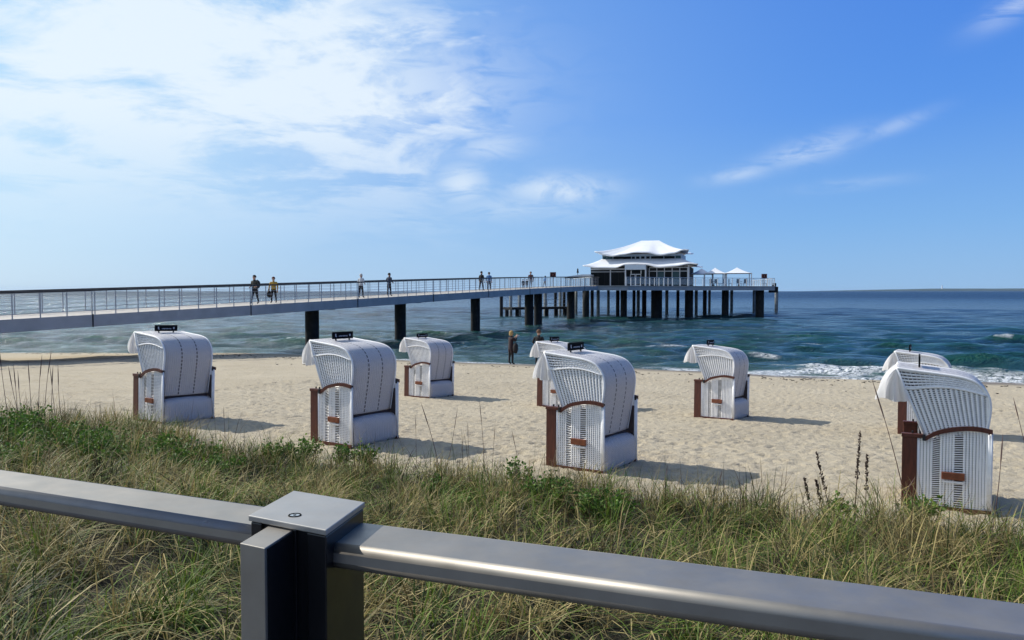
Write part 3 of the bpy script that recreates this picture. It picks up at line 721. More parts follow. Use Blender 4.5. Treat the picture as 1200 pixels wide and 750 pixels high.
# white tent pavilions
def pavilion(px, Y, W_, label, rz=R(-12), post_n=2):
    p = at(px, 335, Y); e = empty('pavilion', (p.x, p.y, DZ), rz, label, 'pavilion', 'white tent roofed pavilions on the platform')
    h = W_ / 2; mb = MB(); n = 8; ring = []; vs = []
    for k in range(32):
        t = k / 32 * 4; s_ = int(t); f = t - s_
        cs = [(-h, -h), (h, -h), (h, h), (-h, h)]; a = cs[s_]; b = cs[(s_ + 1) % 4]; ring.append((a[0] + (b[0] - a[0]) * f, a[1] + (b[1] - a[1]) * f))
    for j in range(n + 1):
        v = j / n
        for x, y in ring: vs.append((x * (1 - v * .985), y * (1 - v * .985), 1.95 + .85 * v ** 1.5))
    mb.add(vs, [(j * 32 + i, j * 32 + (i + 1) % 32, (j + 1) * 32 + (i + 1) % 32, (j + 1) * 32 + i) for j in range(n) for i in range(32)])
    o = mb.build('canopy', M['roof'], e, smooth=True); so = o.modifiers.new('t', 'SOLIDIFY'); so.thickness = .05
    for sx_ in (-1, 1):
        for sy_ in (-1, 1): MB().box((sx_ * (h - .12), sy_ * (h - .12), .97), (.14, .14, 1.94)).build('post', M['frame'], e)
    MB().box((0, -h + .1, 1.86), (W_ - .3, .07, .12)).build('beam', M['frame_dark'], e)
    return e
pavilion(863.5, 119.5, 4.1, 'rightmost white tent roofed pavilion on the platform')
pavilion(838, 121, 3.4, 'middle white tent roofed pavilion next to the rightmost one')
pavilion(822, 124.5, 3.6, 'shaded white tent roofed pavilion tucked against the tea house')
# dark cafe chairs under the tents
chm = MB(); chm.box((0, 0, .45), (.5, .5, .06)); chm.box((0, .23, .78), (.5, .05, .6))
for a in (-.22, .22):
    for b in (-.22, .22): chm.box((a, b, .21), (.05, .05, .42))
chm = chm.mesh('cafe_chair', M['frame_dark'])
for px, Y, rz, lab in ((834, 119.4, .2, 'dark cafe chair under the left part of the middle tent'), (840, 119.2, 2.2, 'dark cafe chair under the right part of the middle tent'), (846, 119, 4, 'dark cafe chair between the two right tents'), (856, 118.2, 1.5, 'dark cafe chair at the left post of the rightmost tent'),
                       (866, 118, .4, 'dark cafe chair in the centre of the rightmost tent'), (873, 118.2, 3.2, 'dark cafe chair near the right post of the rightmost tent'), (896, 118.5, 1.2, 'dark chair standing below the red box at the platform end')):
    o = link('cafe_chair', chm, None, None, (*at(px, 335, Y).xy, DZ)); o.rotation_euler = (0, 0, rz); tag(o, lab, 'chair', 'dark cafe chairs on the platform')
for px, Y, lab in ((835.5, 120.5, 'dark round cafe table beneath the middle tent'), (866, 120, 'dark round cafe table beneath the rightmost tent')):
    t_ = empty('cafe_table', (*at(px, 335, Y).xy, DZ), 0, lab, 'table', 'dark cafe tables on the platform')
    MB().tube([(0, 0, .70), (0, 0, .75)], .5, 16).build('tabletop', M['frame_dark'], t_); MB().tube([(0, 0, 0), (0, 0, .7)], [.2, .05], 8).build('pedestal', M['frame_dark'], t_)
# rescue boxes on posts
def rescue(loc, rz, lab, s=1.0):
    e = empty('rescue_box', loc, rz, lab, 'rescue box', 'red brown boxes on posts along the pier')
    MB().box((0, 0, .65), (.1, .1, 1.3)).build('post', M['frame'], e)
    MB().box((0, 0, 1.45), (.78 * s, .25, .72 * s)).build('box', M['rust'], e)
    r = MB(); r.tube([(math.cos(t) * .22, -.15, 1.45 + math.sin(t) * .22) for t in np.linspace(0, 2 * math.pi, 17)], .06, 6, cap=False); r.build('life_ring', M['black'], e)
rescue((*at(895.5, 335, 117).xy, DZ), R(-15), 'dark red box on a post at the right end of the platform')
q, d = axis_at(648, -WB + .5); rescue((q.x, q.y, q.z), math.atan2(d.y, d.x) + math.pi * 1.5, 'dark red box on a post beside the footbridge railing left of the annex', .9)

# ------------------------------------------------------------------ beach chairs
def weave(P, ribs, nv, amp=.006, sw=.0075, rib_w=.008, nrm=Vector((0, 1, 0)), seg=None, limit=None, phase=0):
    """real woven cane: ribs run along v, strands run along u over and under the ribs.  P(u,v)->Vector"""
    mb = MB()
    for u in ribs:
        a = [P(u, j / 8) for j in range(9)]; du = (P(min(1, u + .01), .5) - P(max(0, u - .01), .5)).normalized() * rib_w
        vs = [];
        for p in a: vs += [p - du + nrm * .003, p + nrm * .008, p + du + nrm * .003]
        mb.add(vs, [(j * 3 + k, j * 3 + k + 1, j * 3 + k + 4, j * 3 + k + 3) for j in range(8) for k in (0, 1)])
    us = []
    ext = [0.0] + [r_ for r_ in ribs if 0 < r_ < 1] + [1.0]
    for i, u in enumerate(ext):
        us.append((u, 1 if i % 2 else -1))
        if i < len(ext) - 1: us.append(((u + ext[i + 1]) / 2, 0))
    for j in range(nv):
        v = (j + .5) / nv; s_ = 1 if (j + phase) % 2 else -1; vs = []
        for u, sg in us:
            p = P(u, v); q = P(u, min(1, v + .02)); dv = (q - p).normalized() * sw
            o = nrm * (amp * .5 * (sg * s_) - .001)
            vs += [p - dv + o, p + o + nrm * .005, p + dv + o]
        mb.add(vs, [(i * 3 + k, i * 3 + k + 1, i * 3 + k + 4, i * 3 + k + 3) for i in range(len(us) - 1) for k in (0, 1)])
    return mb
def catmull(pts, n=6):
    out = []; P = [pts[0]] + list(pts) + [pts[-1]]
    for i in range(1, len(P) - 2):
        for k in range(n):
            t = k / n; a, b, c, d = [np.array(q, float) for q in P[i - 1:i + 3]]
            out.append(tuple(.5 * ((2 * b) + (-a + c) * t + (2 * a - 5 * b + 4 * c - d) * t * t + (-a + 3 * b - 3 * c + d) * t ** 3)))
    out.append(tuple(pts[-1])); return out
X0 = -.42                                    # r (distance from the rear) -> local x
HW = .52                                     # half width
def topz(r): return float(np.interp(r, [0, .1, .25, .4, .52, .62, .74], [.95, .965, .965, .945, .915, .87, .845]))
roofprof = catmull([(.125, .505), (.08, .76), (.032, 1.04), (.015, 1.24), (.048, 1.39), (.148, 1.505), (.31, 1.565), (.55, 1.597), (.78, 1.62), (.985, 1.643)], 5)
def rz_interp(s):                            # s 0..1 along the part of the roof profile that bounds the side
    k = s * (len(roofprof) - 1); i = min(int(k), len(roofprof) - 2); f = k - i
    a, b = roofprof[i], roofprof[i + 1]; return a[0] + (b[0] - a[0]) * f, a[1] + (b[1] - a[1]) * f
def make_chair():
    root = empty('beach_chair', (0, 0, 0), 0)
    V = lambda r, y, z: Vector((r + X0, y, z))
    ribs_r = [.012, .042, .072, .102, .132, .165, .198, .232, .265, .375, .405, .435, .468, .5, .60, .632, .665, .70, .732]
    for sgn in (1, -1):
        y = HW * sgn; nr = Vector((0, sgn, 0))
        P = lambda u, v: V(u * .74, y, .05 + (topz(u * .74) - .05) * v)
        sp = weave(P, [r / .74 for r in ribs_r], 34, nrm=nr, sw=.0062, rib_w=.0120).build('side_panel', M['white'], root, norm=False)
        MB().tube([V(0, y, .03), V(0, y, .95)], .017, 8).build('corner_trim', M['rim'], root, smooth=True); MB().tube([V(.74, y, .03), V(.74, y, .85)], .015, 8).build('corner_trim', M['rim'], root, smooth=True)
        MB().box(V(.37, y * .93, .45), (.70, .012, .80)).build('lining', M['lining'], root)
        # curved brown band and arm
        pts = catmull([(-.01, .965), (.12, .985), (.26, .985), (.40, .96), (.52, .925), (.61, .875), (.665, .835)], 4)
        bd = MB(); vs = []; t_ = .026
        for r, z in pts:
            for yy, zz_ in ((y + sgn * .016, z - t_), (y + sgn * .044, z - t_), (y + sgn * .044, z + t_), (y + sgn * .016, z + t_)): vs.append(V(r, yy, zz_))
        n = len(pts); bd.add(vs, [(0, 1, 2, 3), tuple((n - 1) * 4 + k for k in (3, 2, 1, 0))] + [(i * 4 + k, i * 4 + (k + 1) % 4, i * 4 + (k + 1) % 4 + 4, i * 4 + k + 4) for i in range(n - 1) for k in range(4)])
        bd.build('arm_band', M['wood'], root)
        arm = MB(); arm.box(V(.80, y, .862), (.235, .07, .045)); arm.build('armrest', M['wood'], root, bevel=.006)
        MB().box(V(.68, y + sgn * .03, .85), (.03, .05, .07)).build('hinge', M['iron'], root)
        for rr_ in (.72, .80): MB().tube([V(rr_, y, .88), V(rr_, y, .915)], .012, 6).build('bolt', M['iron'], root)
        MB().box(V(.83, y, .43), (.16, .045, .82)).build('front_board', M['wood'], root, bevel=.005)
        sk = MB().box(V(.41, y + sgn * .004, .035), (.84, .05, .05)).build('base_rail', M['wood'], root)
        hb = MB(); hb.box(V(.375, y + sgn * .032, .425), (.235, .035, .085)); hb.build('handle', M['wood_light'], root, bevel=.006)
        MB().box(V(.375, y + sgn * .025, .355), (.22, .02, .022)).build('handle_bar', M['white'], root)
        # hood side: lower fan and upper arch
        yh = (HW - .035) * sgn
        def seam(u): return (.045 + u * .845, 1.365 + .055 * math.sin(math.pi * min(1, u * 1.1)) + .045 * u)
        def fan(u, v):
            rb, zb = .03 + u * .63, topz(.03 + u * .63) + .0; rt, zt = seam(u); return V(rb + (rt - rb) * v, yh, zb - .06 + (zt - zb + .06) * v)
        def arch(u, v):
            rt, zt = seam(u); s_ = .44 + u * .555; rr, zr = rz_interp(s_); return V(rt + (rr - rt) * v, yh, zt + (zr - zt) * v)
        weave(fan, [i / 16 for i in range(17)], 24, nrm=nr, sw=.0062, rib_w=.0132).build('hood_side', M['white'], root, norm=False)
        weave(arch, [i / 22 for i in range(23)], 6, nrm=nr, sw=.0115, rib_w=.004).build('hood_side_arch', M['white'], root, norm=False)
        rm = MB(); rm.tube([V(r, yh, z) for r, z in roofprof], .017, 8); rm.build('rim', M['rim'], root, smooth=True)
        fe = MB(); fe.tube([V(.985, yh, 1.64), V(.9, yh, 1.43), V(.80, yh, 1.18), V(.665, yh, .86)], .018, 8); fe.build('front_rim', M['rim'], root, smooth=True)
        se_ = MB(); se_.tube([V(*(lambda q: (q[0], yh + sgn * .012, q[1]))(seam(k / 16))) for k in range(17)], .009, 6); se_.build('seam_cord', M['rim'], root, smooth=True)
        lp = [V(r, yh - sgn * .03, z) for r, z in roofprof[4:]] + [V(.66, yh - sgn * .03, .86), V(.1, yh - sgn * .03, .86)]
        MB().prism(lp, (0, -.008 * sgn, 0)).build('hood_lining', M['lining'], root)
        # rear post with dark cap
        MB().tube([V(.02, y * .985, .05), V(.02, y * .985, .93)], .022, 8).build('rear_post', M['rim'], root, smooth=True)
        MB().box(V(.012, y * .985, .955), (.035, .035, .05)).build('post_cap', M['iron'], root)
    # roof and back sheet with uv in metres
    def sheet(name, prof, hw, thick=.014, sub=10, du=0.0):
        vs = []; uvs = []; L = 0; n = len(prof)
        for i, (r, z) in enumerate(prof):
            if i: L += math.dist(prof[i - 1], prof[i])
            for k in range(sub + 1):
                yy = -hw + 2 * hw * k / sub; sag = .018 * (1 - (yy / hw) ** 2); nxt = prof[min(i + 1, n - 1)]; prv = prof[max(i - 1, 0)]
                tx_, tz_ = nxt[0] - prv[0], nxt[1] - prv[1]; ll = math.hypot(tx_, tz_) or 1
                vs.append(V(r - tz_ / ll * sag, yy, z + tx_ / ll * sag)); uvs.append((yy + du, L))
        fs = [(i * (sub + 1) + k, i * (sub + 1) + k + 1, (i + 1) * (sub + 1) + k + 1, (i + 1) * (sub + 1) + k) for i in range(n - 1) for k in range(sub)]
        mb = MB(); mb.add(vs, fs); o = mb.build(name, M['sheet'], root, smooth=True, norm=False)
        uvl = o.data.uv_layers.new(name='UVMap')
        for lp_ in o.data.loops: uvl.data[lp_.index].uv = uvs[lp_.vertex_index]
        so = o.modifiers.new('thick', 'SOLIDIFY'); so.thickness = thick; so.offset = 0; o.data.materials.append(M['lining']); so.material_offset = 0
        return o
    sheet('hood_back', roofprof, HW - .035)
    sheet('lower_back', catmull([(.03, .03), (.0, .08), (-.005, .22), (.0, .33), (.025, .40), (.09, .435), (.2, .44)], 5), HW - .03, du=5.0)
    MB().box(V(.135, 0, .47), (.03, 2 * HW - .1, .11)).build('gap_shade_bar', M['lining'], root)  # added dark bar, stands in for the shade in the open slot
    bt = MB(); bt.tube([V(.985, -HW + .035, 1.64), V(.985, HW - .035, 1.64)], .02, 8); bt.build('front_edge', M['rim'], root, smooth=True)
    # inside: seat, cushions, footrest front
    MB().box(V(.45, 0, .38), (.55, 2 * HW - .12, .10)).build('seat', M['lining'], root, bevel=.02)
    cush = MB().box((0, 0, 0), (.09, 2 * HW - .16, .66), Matrix.Rotation(R(-10), 3, 'Y')).build('backrest', M['wood'], root, bevel=.02, loc=V(.27, 0, .82))
    MB().box(V(.87, 0, .22), (.06, 2 * HW - .05, .40)).build('footrest_front', M['wood'], root, bevel=.005)
    MB().box(V(.45, 0, .07), (.84, 2 * HW - .08, .03)).build('floor_board', M['wood'], root)
    for sgn in (1, -1): MB().box(V(.45, sgn * .3, .03), (.9, .06, .06)).build('runner', M['lining'], root)
    # white cloth awning hanging from the front edge, folded
    def cl(u, v):
        yy = (-1 + 2 * u) * (HW - .02); fold = (.042 * math.sin(u * 34 + 2 * v) + .03 * math.sin(u * 15 + 1)) * v
        arcx = .985 + .165 * (1 - (1 - v) ** 1.8) + fold; z = 1.64 - .34 * v ** 1.2 - .02 * v + (.022 * math.sin(u * 19) + .014 * math.sin(u * 41)) * v
        return V(arcx, yy * (1 + .05 * v), z)
    o = MB().grid(cl, 60, 12).build('awning', M['cloth'], root, smooth=True, norm=False)
    for sgn in (1, -1):
        def ck(u, v):                        # side flap of the awning
            a = cl(1.0 if sgn > 0 else 0.0, v); e = V(.985 - .15 * v, sgn * (HW - .02), 1.63 - .36 * v)
            p = a.lerp(e, u); p.y += sgn * .045 * math.sin(u * 13 + 3 * v) * v; p.z -= .03 * math.sin(u * 3.14) * v; return p
        MB().grid(ck, 10, 10).build('awning_flap', M['cloth'], root, smooth=True, norm=False)
    # number board on two feet
    nb = MB(); nb.box(V(.74, 0, 1.722), (.020, .46, .115)); nbo = nb.build('number_board', M['black'], root, bevel=.004)
    pr = MB(); xx = .7245
    pr.box(V(xx, .165, 1.73), (.0015, .022, .04)); pr.box(V(xx, .155, 1.705), (.0015, .03, .012))
    for k in range(9): pr.box(V(xx, .09 - k * .022, 1.710 + .003 * (k % 2)), (.0015, .014, .013 + .004 * (k % 3)))
    pr.box(V(xx, -.15, 1.722), (.0015, .03, .035)); pr.build('board_print', M['print'], nbo)
    for yy_ in (.15, -.15): MB().box(V(.74, yy_, 1.648), (.02, .02, .045)).build('board_foot', M['iron'], nbo)
    return root
chair = make_chair()
GR = 'white wicker hooded beach chairs on the sand'
# (pixel x, y of the near rear bottom corner, heading, label, scale)
spots = [((190.5, 497.5), -56, 'leftmost white wicker beach chair, a black board on its hood', 1.0),
         ((412.5, 525.5), -56, 'white wicker beach chair in the front row standing before the first two bridge piles', 1.0),
         ((503.5, 467.0), -56, 'small looking far white beach chair just right of the second bridge pile', 1.0),
         ((707, 556), -56, 'white wicker beach chair in front centre that hides another one behind its hood', .975),
         ((666, 479.0), -56, 'white beach chair mostly hidden behind the front centre one', 1.0),
         ((859.5, 492.5), -56, 'lone white beach chair in the back row right of centre', 1.0),
         ((1160, 604.0), -63, 'nearest white wicker beach chair at the right, rising out of the dune grass', .955),
         ((1113, 513.0), -60, 'white beach chair whose hood top shows just behind the nearest right one', 1.0)]
km = kidmap()
for i, ((px, py), hd, lab, sc_) in enumerate(spots):
    g = ground(px, py); c = chair if i == 0 else copy_tree(chair, None, km)
    f = Vector((math.sin(R(hd)), math.cos(R(hd)), 0)); rzv = math.atan2(f.y, f.x)
    side_ = Vector((-math.sin(rzv), math.cos(rzv), 0))
    ctr = g - side_ * HW * sc_ + f * (-X0) * sc_
    za = zf(ctr.x, ctr.y)
    # lie with the slope of the sand
    sl = (zf(ctr.x + UX * .5, ctr.y + UY * .5) - zf(ctr.x - UX * .5, ctr.y - UY * .5)) * .8
    c.location = (ctr.x, ctr.y, za - .015); c.scale = (sc_,) * 3
    nrm = Vector((-sl * UX, -sl * UY, 1)).normalized()
    q_ = Vector((0, 0, 1)).rotation_difference(nrm); c.rotation_mode = 'XYZ'; c.rotation_euler = (q_.to_matrix() @ Matrix.Rotation(rzv, 3, 'Z')).to_euler()
    tag(c, lab, 'beach chair', GR)

# ------------------------------------------------------------------ people
def person(loc, hd, h, top, legs, hair, pose, label, hairlen=.0, skirt=None):
    """continuous skinned figure; joints in units of height"""
    k = h; sw = .115; st = pose.get('stride', .10); lean = pose.get('lean', .02)
    J = {}; E = []; rad = {}
    def j(n, x, y, z, r): J[n] = (x * k, y * k, z * k); rad[n] = r * k
    j('pel', 0, 0, .52, .075); j('belly', 0, lean * .4, .60, .072); j('chest', 0, lean * .8, .72, .085); j('neck', 0, lean, .83, .035); j('head0', 0, lean + .008, .875, .045)
    j('head', 0, lean + .014, .935, .058); j('headt', 0, lean + .008, .965, .042)
    for s, nm in ((-1, 'l'), (1, 'r')):
        sg = s * st * (1 if nm == 'r' else 1)
        j('hip' + nm, s * .05, 0, .49, .062); j('kn' + nm, s * .052, sg * .55 + .015, .275, .040); j('an' + nm, s * .05, sg, .055 + (.03 if sg < 0 else 0), .026); j('to' + nm, s * .058, sg + .08, .022 + (.0), .022)
        j('sh' + nm, s * sw, lean, .80, .042)
        el_, wr_ = pose.get('arm' + nm, ((s * .15, .0, .63), (s * .15, .04, .48)))
        j('el' + nm, *el_, .030); j('wr' + nm, *wr_, .022)
    edges = [('pel', 'belly'), ('belly', 'chest'), ('chest', 'neck'), ('neck', 'head0'), ('head0', 'head'), ('head', 'headt')]
    for nm in 'lr': edges += [('pel', 'hip' + nm), ('hip' + nm, 'kn' + nm), ('kn' + nm, 'an' + nm), ('an' + nm, 'to' + nm), ('chest', 'sh' + nm), ('sh' + nm, 'el' + nm), ('el' + nm, 'wr' + nm)]
    names = list(J); me = bpy.data.meshes.new('body'); me.from_pydata([J[n] for n in names], [(names.index(a), names.index(b)) for a, b in edges], [])
    tmp = bpy.data.objects.new('tmp', me); C.objects.link(tmp); sk = tmp.modifiers.new('s', 'SKIN'); sk.use_smooth_shade = True
    for i, n in enumerate(names):
        sv = me.skin_vertices[0].data[i]; sv.radius = (rad[n], rad[n]); sv.use_root = (n == 'pel')
        if n in ('chest', 'belly', 'pel'): sv.radius = (rad[n] * 1.25, rad[n] * .85)
    tmp.modifiers.new('u', 'SUBSURF').levels = 1
    dg = bpy.context.evaluated_depsgraph_get(); me2 = bpy.data.meshes.new_from_object(tmp.evaluated_get(dg)); bpy.data.objects.remove(tmp); me2.name = 'person_body'
    bm = bmesh.new(); bm.from_mesh(me2)
    # hands: palm and five fingers
    for s, nm in ((-1, 'l'), (1, 'r')):
        e_, w_ = Vector(J['el' + nm]), Vector(J['wr' + nm]); d = (w_ - e_).normalized(); sd2 = d.cross(Vector((0, 1, 0.01))).normalized(); tmpb = MB()
        tmpb.tube([w_, w_ + d * .05 * k], [.020 * k, .024 * k], 6)
        for q in range(4): b0 = w_ + d * .045 * k + sd2 * (q - 1.5) * .011 * k; tmpb.tube([b0, b0 + d * (.026 - .004 * abs(q - 1.4)) * k, b0 + d * .042 * k + Vector((0, .008 * k, 0))], [.0055 * k, .005 * k, .004 * k], 4)
        b0 = w_ + d * .02 * k + sd2 * .02 * k; tmpb.tube([b0, b0 + (d + sd2 * .8).normalized() * .035 * k], [.007 * k, .005 * k], 4)
        vv = [bm.verts.new(v) for v in tmpb.v]
        for f in tmpb.f: bm.faces.new([vv[i] for i in f])
    # nose, ears
    hc = Vector(J['head']); tmpb = MB(); tmpb.tube([hc + Vector((0, .05 * k, .01 * k)), hc + Vector((0, .068 * k, -.012 * k))], [.006 * k, .010 * k], 5)
    for s in (-1, 1): tmpb.box(hc + Vector((s * .058 * k, 0, -.005 * k)), (.01 * k, .02 * k, .03 * k))
    vv = [bm.verts.new(v) for v in tmpb.v]
    for f in tmpb.f: bm.faces.new([vv[i] for i in f])
    bmesh.ops.recalc_face_normals(bm, faces=bm.faces); bm.to_mesh(me2); bm.free()
    for m_ in (M['skin'], top, legs, M['shoe']): me2.materials.append(m_)
    wrs = [Vector(J['wrl']), Vector(J['wrr'])]
    for p in me2.polygons:
        c = p.center; z = c.z / k; nearw = min((c - q_).length for q_ in wrs) / k
        if nearw < .055 and (abs(c.x) > .09 * k or c.y > .1 * k): mi = 0
        elif z > .845: mi = 0
        elif z < .05: mi = 3
        elif z < .53 and abs(c.x) < .125 * k and not (skirt and z > skirt): mi = 2
        else: mi = 1
        p.material_index = mi; p.use_smooth = True
    e = empty('person', loc, -R(hd), label, 'person')
    link('body', me2, None, e)
    hb = MB()
    def hp(u, v):
        t = u * 2 * math.pi; ph = v * (math.pi * .62); r_ = .066 * k
        p = hc + Vector((math.sin(ph) * math.cos(t) * r_, math.sin(ph) * math.sin(t) * r_ * 1.08 - .012 * k, math.cos(ph) * r_ * 1.05 + .012 * k))
        if math.sin(t) > .3 and v > .55: p.y -= .02 * k; p.z += .03 * k * v
        if hairlen and math.sin(t) < .2 and v > .8: p.z -= hairlen * k
        return p
    hb.grid(hp, 16, 8).build('hair', hair, e, smooth=True)
    eb = MB()
    for s in (-1, 1): eb.box(hc + Vector((s * .022 * k, .054 * k, .012 * k)), (.012 * k, .008 * k, .007 * k))
    eb.build('eyes', M['shoe'], e)
    return e
def fab(n, c): return mat(n, c, .85, var=.15, vscale=12, bump=.3, bscale=60)
F = {'dark': fab('dark_cloth', (.009, .008, .010)), 'olive': fab('dark_olive_cloth', (.035, .035, .028)), 'yellow': fab('mustard_cloth', (.42, .26, .04)), 'white': fab('pale_cloth', (.45, .47, .5)),
     'navy': fab('navy_cloth', (.02, .03, .06)), 'blue': fab('blue_cloth', (.07, .17, .35)), 'plum': fab('dark_plum_cloth', (.022, .008, .011)), 'brown': fab('red_brown_cloth', (.10, .04, .035)), 'grey': fab('grey_cloth', (.2, .22, .25))}
Hh = {'dark': fab('dark_hair', (.02, .014, .01)), 'blond': fab('blond_hair', (.42, .27, .10)), 'brown': fab('brown_hair', (.12, .06, .03)), 'pale': fab('pale_hat', (.5, .48, .45)), 'red': fab('reddish_hair', (.16, .05, .03))}
def on_bridge(px, off=-1.6):
    q, d = axis_at(px, off); return q, math.degrees(math.atan2(d.x, d.y))
walk = {'stride': .12}; still = {'stride': .035}
def arms(l, r): return {'arml': l, 'armr': r}
bent = arms(((-.16, -.02, .65), (-.12, .10, .60)), ((.16, -.02, .65), (.12, .10, .60)))
P1 = on_bridge(299, -1.5); P2 = on_bridge(321, -1.4)
person(P1[0], P1[1] + 175, 1.74, F['olive'], F['dark'], Hh['dark'], {**walk, **bent}, 'leftmost person on the footbridge, dark olive jacket and backpack')
person(P2[0], P2[1] + 150, 1.62, F['yellow'], F['dark'], Hh['red'], {'stride': .16, 'armr': ((.17, -.02, .64), (.2, -.03, .47))}, 'person in mustard yellow jacket carrying a black bag on the footbridge')
P3 = on_bridge(423, -1.6); P4 = on_bridge(456, -1.6)
person(P3[0], P3[1], 1.72, F['white'], F['dark'], Hh['pale'], {'stride': .08, **bent}, 'person in pale top and black trousers on the footbridge')
person(P4[0], P4[1] + 10, 1.75, F['navy'], F['dark'], Hh['dark'], {'stride': .05, **bent}, 'person in dark navy clothes on the footbridge above the second pile')
P5 = on_bridge(564, -1.8); P6 = on_bridge(573, -2.0)
person(P5[0], P5[1] + 12, 1.8, F['dark'], F['dark'], Hh['dark'], walk, 'person all in black walking beside someone in a blue jacket on the footbridge')
person(P6[0], P6[1] - 8, 1.72, F['blue'], F['dark'], Hh['dark'], walk, 'person in blue jacket walking beside someone in black on the footbridge')
P7 = on_bridge(622, -1.6)
person(P7[0], P7[1] + 170, 1.75, F['brown'], F['grey'], Hh['brown'], still, 'person in red brown top and grey trousers on the footbridge above the paired piles')
for px, lb in ((613, 'left one of two small children in dark clothes on the footbridge'), (617.5, 'right one of two small children in dark clothes on the footbridge')):
    Pc = on_bridge(px, -1.7); person(Pc[0], Pc[1] + 180, .95, F['dark'], F['dark'], Hh['dark'], still, lb)
P8 = on_bridge(638, -2.0); person(P8[0], P8[1] + 40, 1.3, F['blue'], F['grey'], Hh['dark'], {'stride': .12, 'lean': .08}, 'person in pale blue leaning forward on the footbridge right of the paired piles')
g = ground(598.5, 427.5)
person(g, 60, 1.72, F['plum'], F['dark'], Hh['blond'], {'stride': .03, 'arml': ((-.13, .09, .70), (-.03, .19, .83)), 'armr': ((.13, .09, .70), (.03, .19, .83))}, 'blond person in dark coat at the waterline holding up a camera', .05, skirt=.36)
g2 = ground(631, 429)
person(g2, 25, 1.80, F['dark'], F['dark'], Hh['brown'], {'stride': .05, **bent}, 'person in black jacket standing at the waterline behind the hidden beach chair')
# things they carry
def world_off(g, hd, right, fwd, up):
    h_ = R(hd); return Vector((g.x + math.cos(h_) * right + math.sin(h_) * fwd, g.y - math.sin(h_) * right + math.cos(h_) * fwd, g.z + up))
cam_o = MB().box((0, 0, 0), (.13, .07, .085)).tube([(0, .03, 0), (0, .10, 0)], .032, 8); o = cam_o.build('camera_body', F['white'], None, loc=world_off(g, 60, 0, .40, 1.47)); o.rotation_euler = (0, 0, -R(60)); tag(o, 'small pale camera held up by the blond person at the waterline', 'camera')
def bag(name, loc, s, m_, lab, cat, rz=0, strap=True):
    mb = MB(); n = 10
    for j_ in range(1): pass
    def P(u, v):
        t = u * 2 * math.pi; ph = v * math.pi; return Vector((math.sin(ph) ** .7 * math.cos(t) * s[0], math.sin(ph) ** .7 * math.sin(t) * s[1], -math.cos(ph) * s[2] * (1 + .1 * math.cos(t))))
    e = empty(name, loc, rz, lab, cat); mb.grid(P, 14, 8).build('bag_body', m_, e, smooth=True)
    if strap: MB().tube([(-s[0] * .5, 0, s[2] * .8), (-s[0] * .3, 0, s[2] * 1.6), (s[0] * .3, 0, s[2] * 1.6), (s[0] * .5, 0, s[2] * .8)], .015, 5).build('strap', m_, e)
bag('shoulder_bag', world_off(g, 60, .26, .12, .86), (.17, .13, .26), F['dark'], 'black shoulder bag hanging beside the blond person at the waterline', 'bag', -R(60))
bag('hand_bag', world_off(P2[0], P2[1] + 150, .30, -.03, .55), (.14, .08, .2), F['dark'], 'black bag hanging from the hand of the person in mustard yellow', 'bag', .3)
bag('backpack', world_off(P1[0], P1[1] + 175, -.02, -.22, 1.2), (.18, .12, .26), F['dark'], 'dark backpack worn by the leftmost person on the footbridge', 'backpack', -R(P1[1] + 175), False)

# ------------------------------------------------------------------ foreground handrail
fence = empty('handrail_fence', (0, 0, 0), 0, 'grey metal promenade handrail with a square post, crossing the foreground', 'handrail')
HC = CAMZ - .40                                     # top of the post cap
def flat(px, py, z):
    d = ray(px, py); t = (z - CAMZ) / d.z; return Vector((d.x * t, t, z))
c1, c2, c3, c4 = [flat(*p, HC) for p in ((342.5, 575), (429.5, 588), (380, 621.6), (293, 603.6))]
ctr = (c1 + c2 + c3 + c4) / 4; ex = ((c2 - c1) + (c3 - c4)).normalized(); ey = Vector((-ex.y, ex.x, 0))
sq = .0915
AXH = (c2 - c1 + c3 - c4) / 4; AYH = (c1 - c4 + c2 - c3) / 4
def PP(x, y, z): return ctr + AXH * (x / sq) + AYH * (y / sq) + Vector((0, 0, z))
def pbox(name, x0, x1, y0, y1, z0, z1, mm, parent, bev=.0025):
    mb = MB(); mb.prism([PP(x0, y0, z0), PP(x1, y0, z0), PP(x1, y1, z0), PP(x0, y1, z0)], (0, 0, z1 - z0)); return mb.build(name, mm, parent, bevel=bev)
post = empty('post', (0, 0, 0)); post.parent = fence
PD = -1.19
pbox('cap', -sq, sq, -sq, sq, -.010, 0, M['alu_lit'], post, .0015)
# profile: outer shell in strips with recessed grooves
pbox('core', -sq + .014, sq - .014, -sq + .012, sq - .012, PD, -.012, M['alu_shaded'], post)
pbox('shaft', -sq + .004, -sq + .030, -sq + .003, sq - .003, PD, -.0115, M['alu_shaded'], post)
pbox('shaft', sq - .045, sq - .002, -sq + .003, sq - .003, PD, -.0115, M['alu_shaded'], post)
pbox('shaft', -.012, .020, -sq + .006, sq - .006, PD, -.0115, M['alu_shaded'], post)
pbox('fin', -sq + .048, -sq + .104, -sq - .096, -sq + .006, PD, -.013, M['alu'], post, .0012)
pbox('fin_shade_skin', -sq + .103, -sq + .1055, -sq - .088, -sq + .004, PD, -.016, M['alu_shaded'], post, None)  # thin dark sheet, paints the shaded right face of the fin
sc1 = MB(); s0 = flat(345.5, 604, HC); sc1.tube([s0 + Vector((0, 0, -.003)), s0 + Vector((0, 0, .0008))], .0085, 20); sc1.build('screw', M['steel'], post)
rg = MB(); rg.tube([s0 + Vector((math.cos(t) * .0105, math.sin(t) * .0105, .0004)) for t in np.linspace(0, 2 * math.pi, 25)], .0014, 6, cap=False); rg.build('screw_ring', M['black'], post)
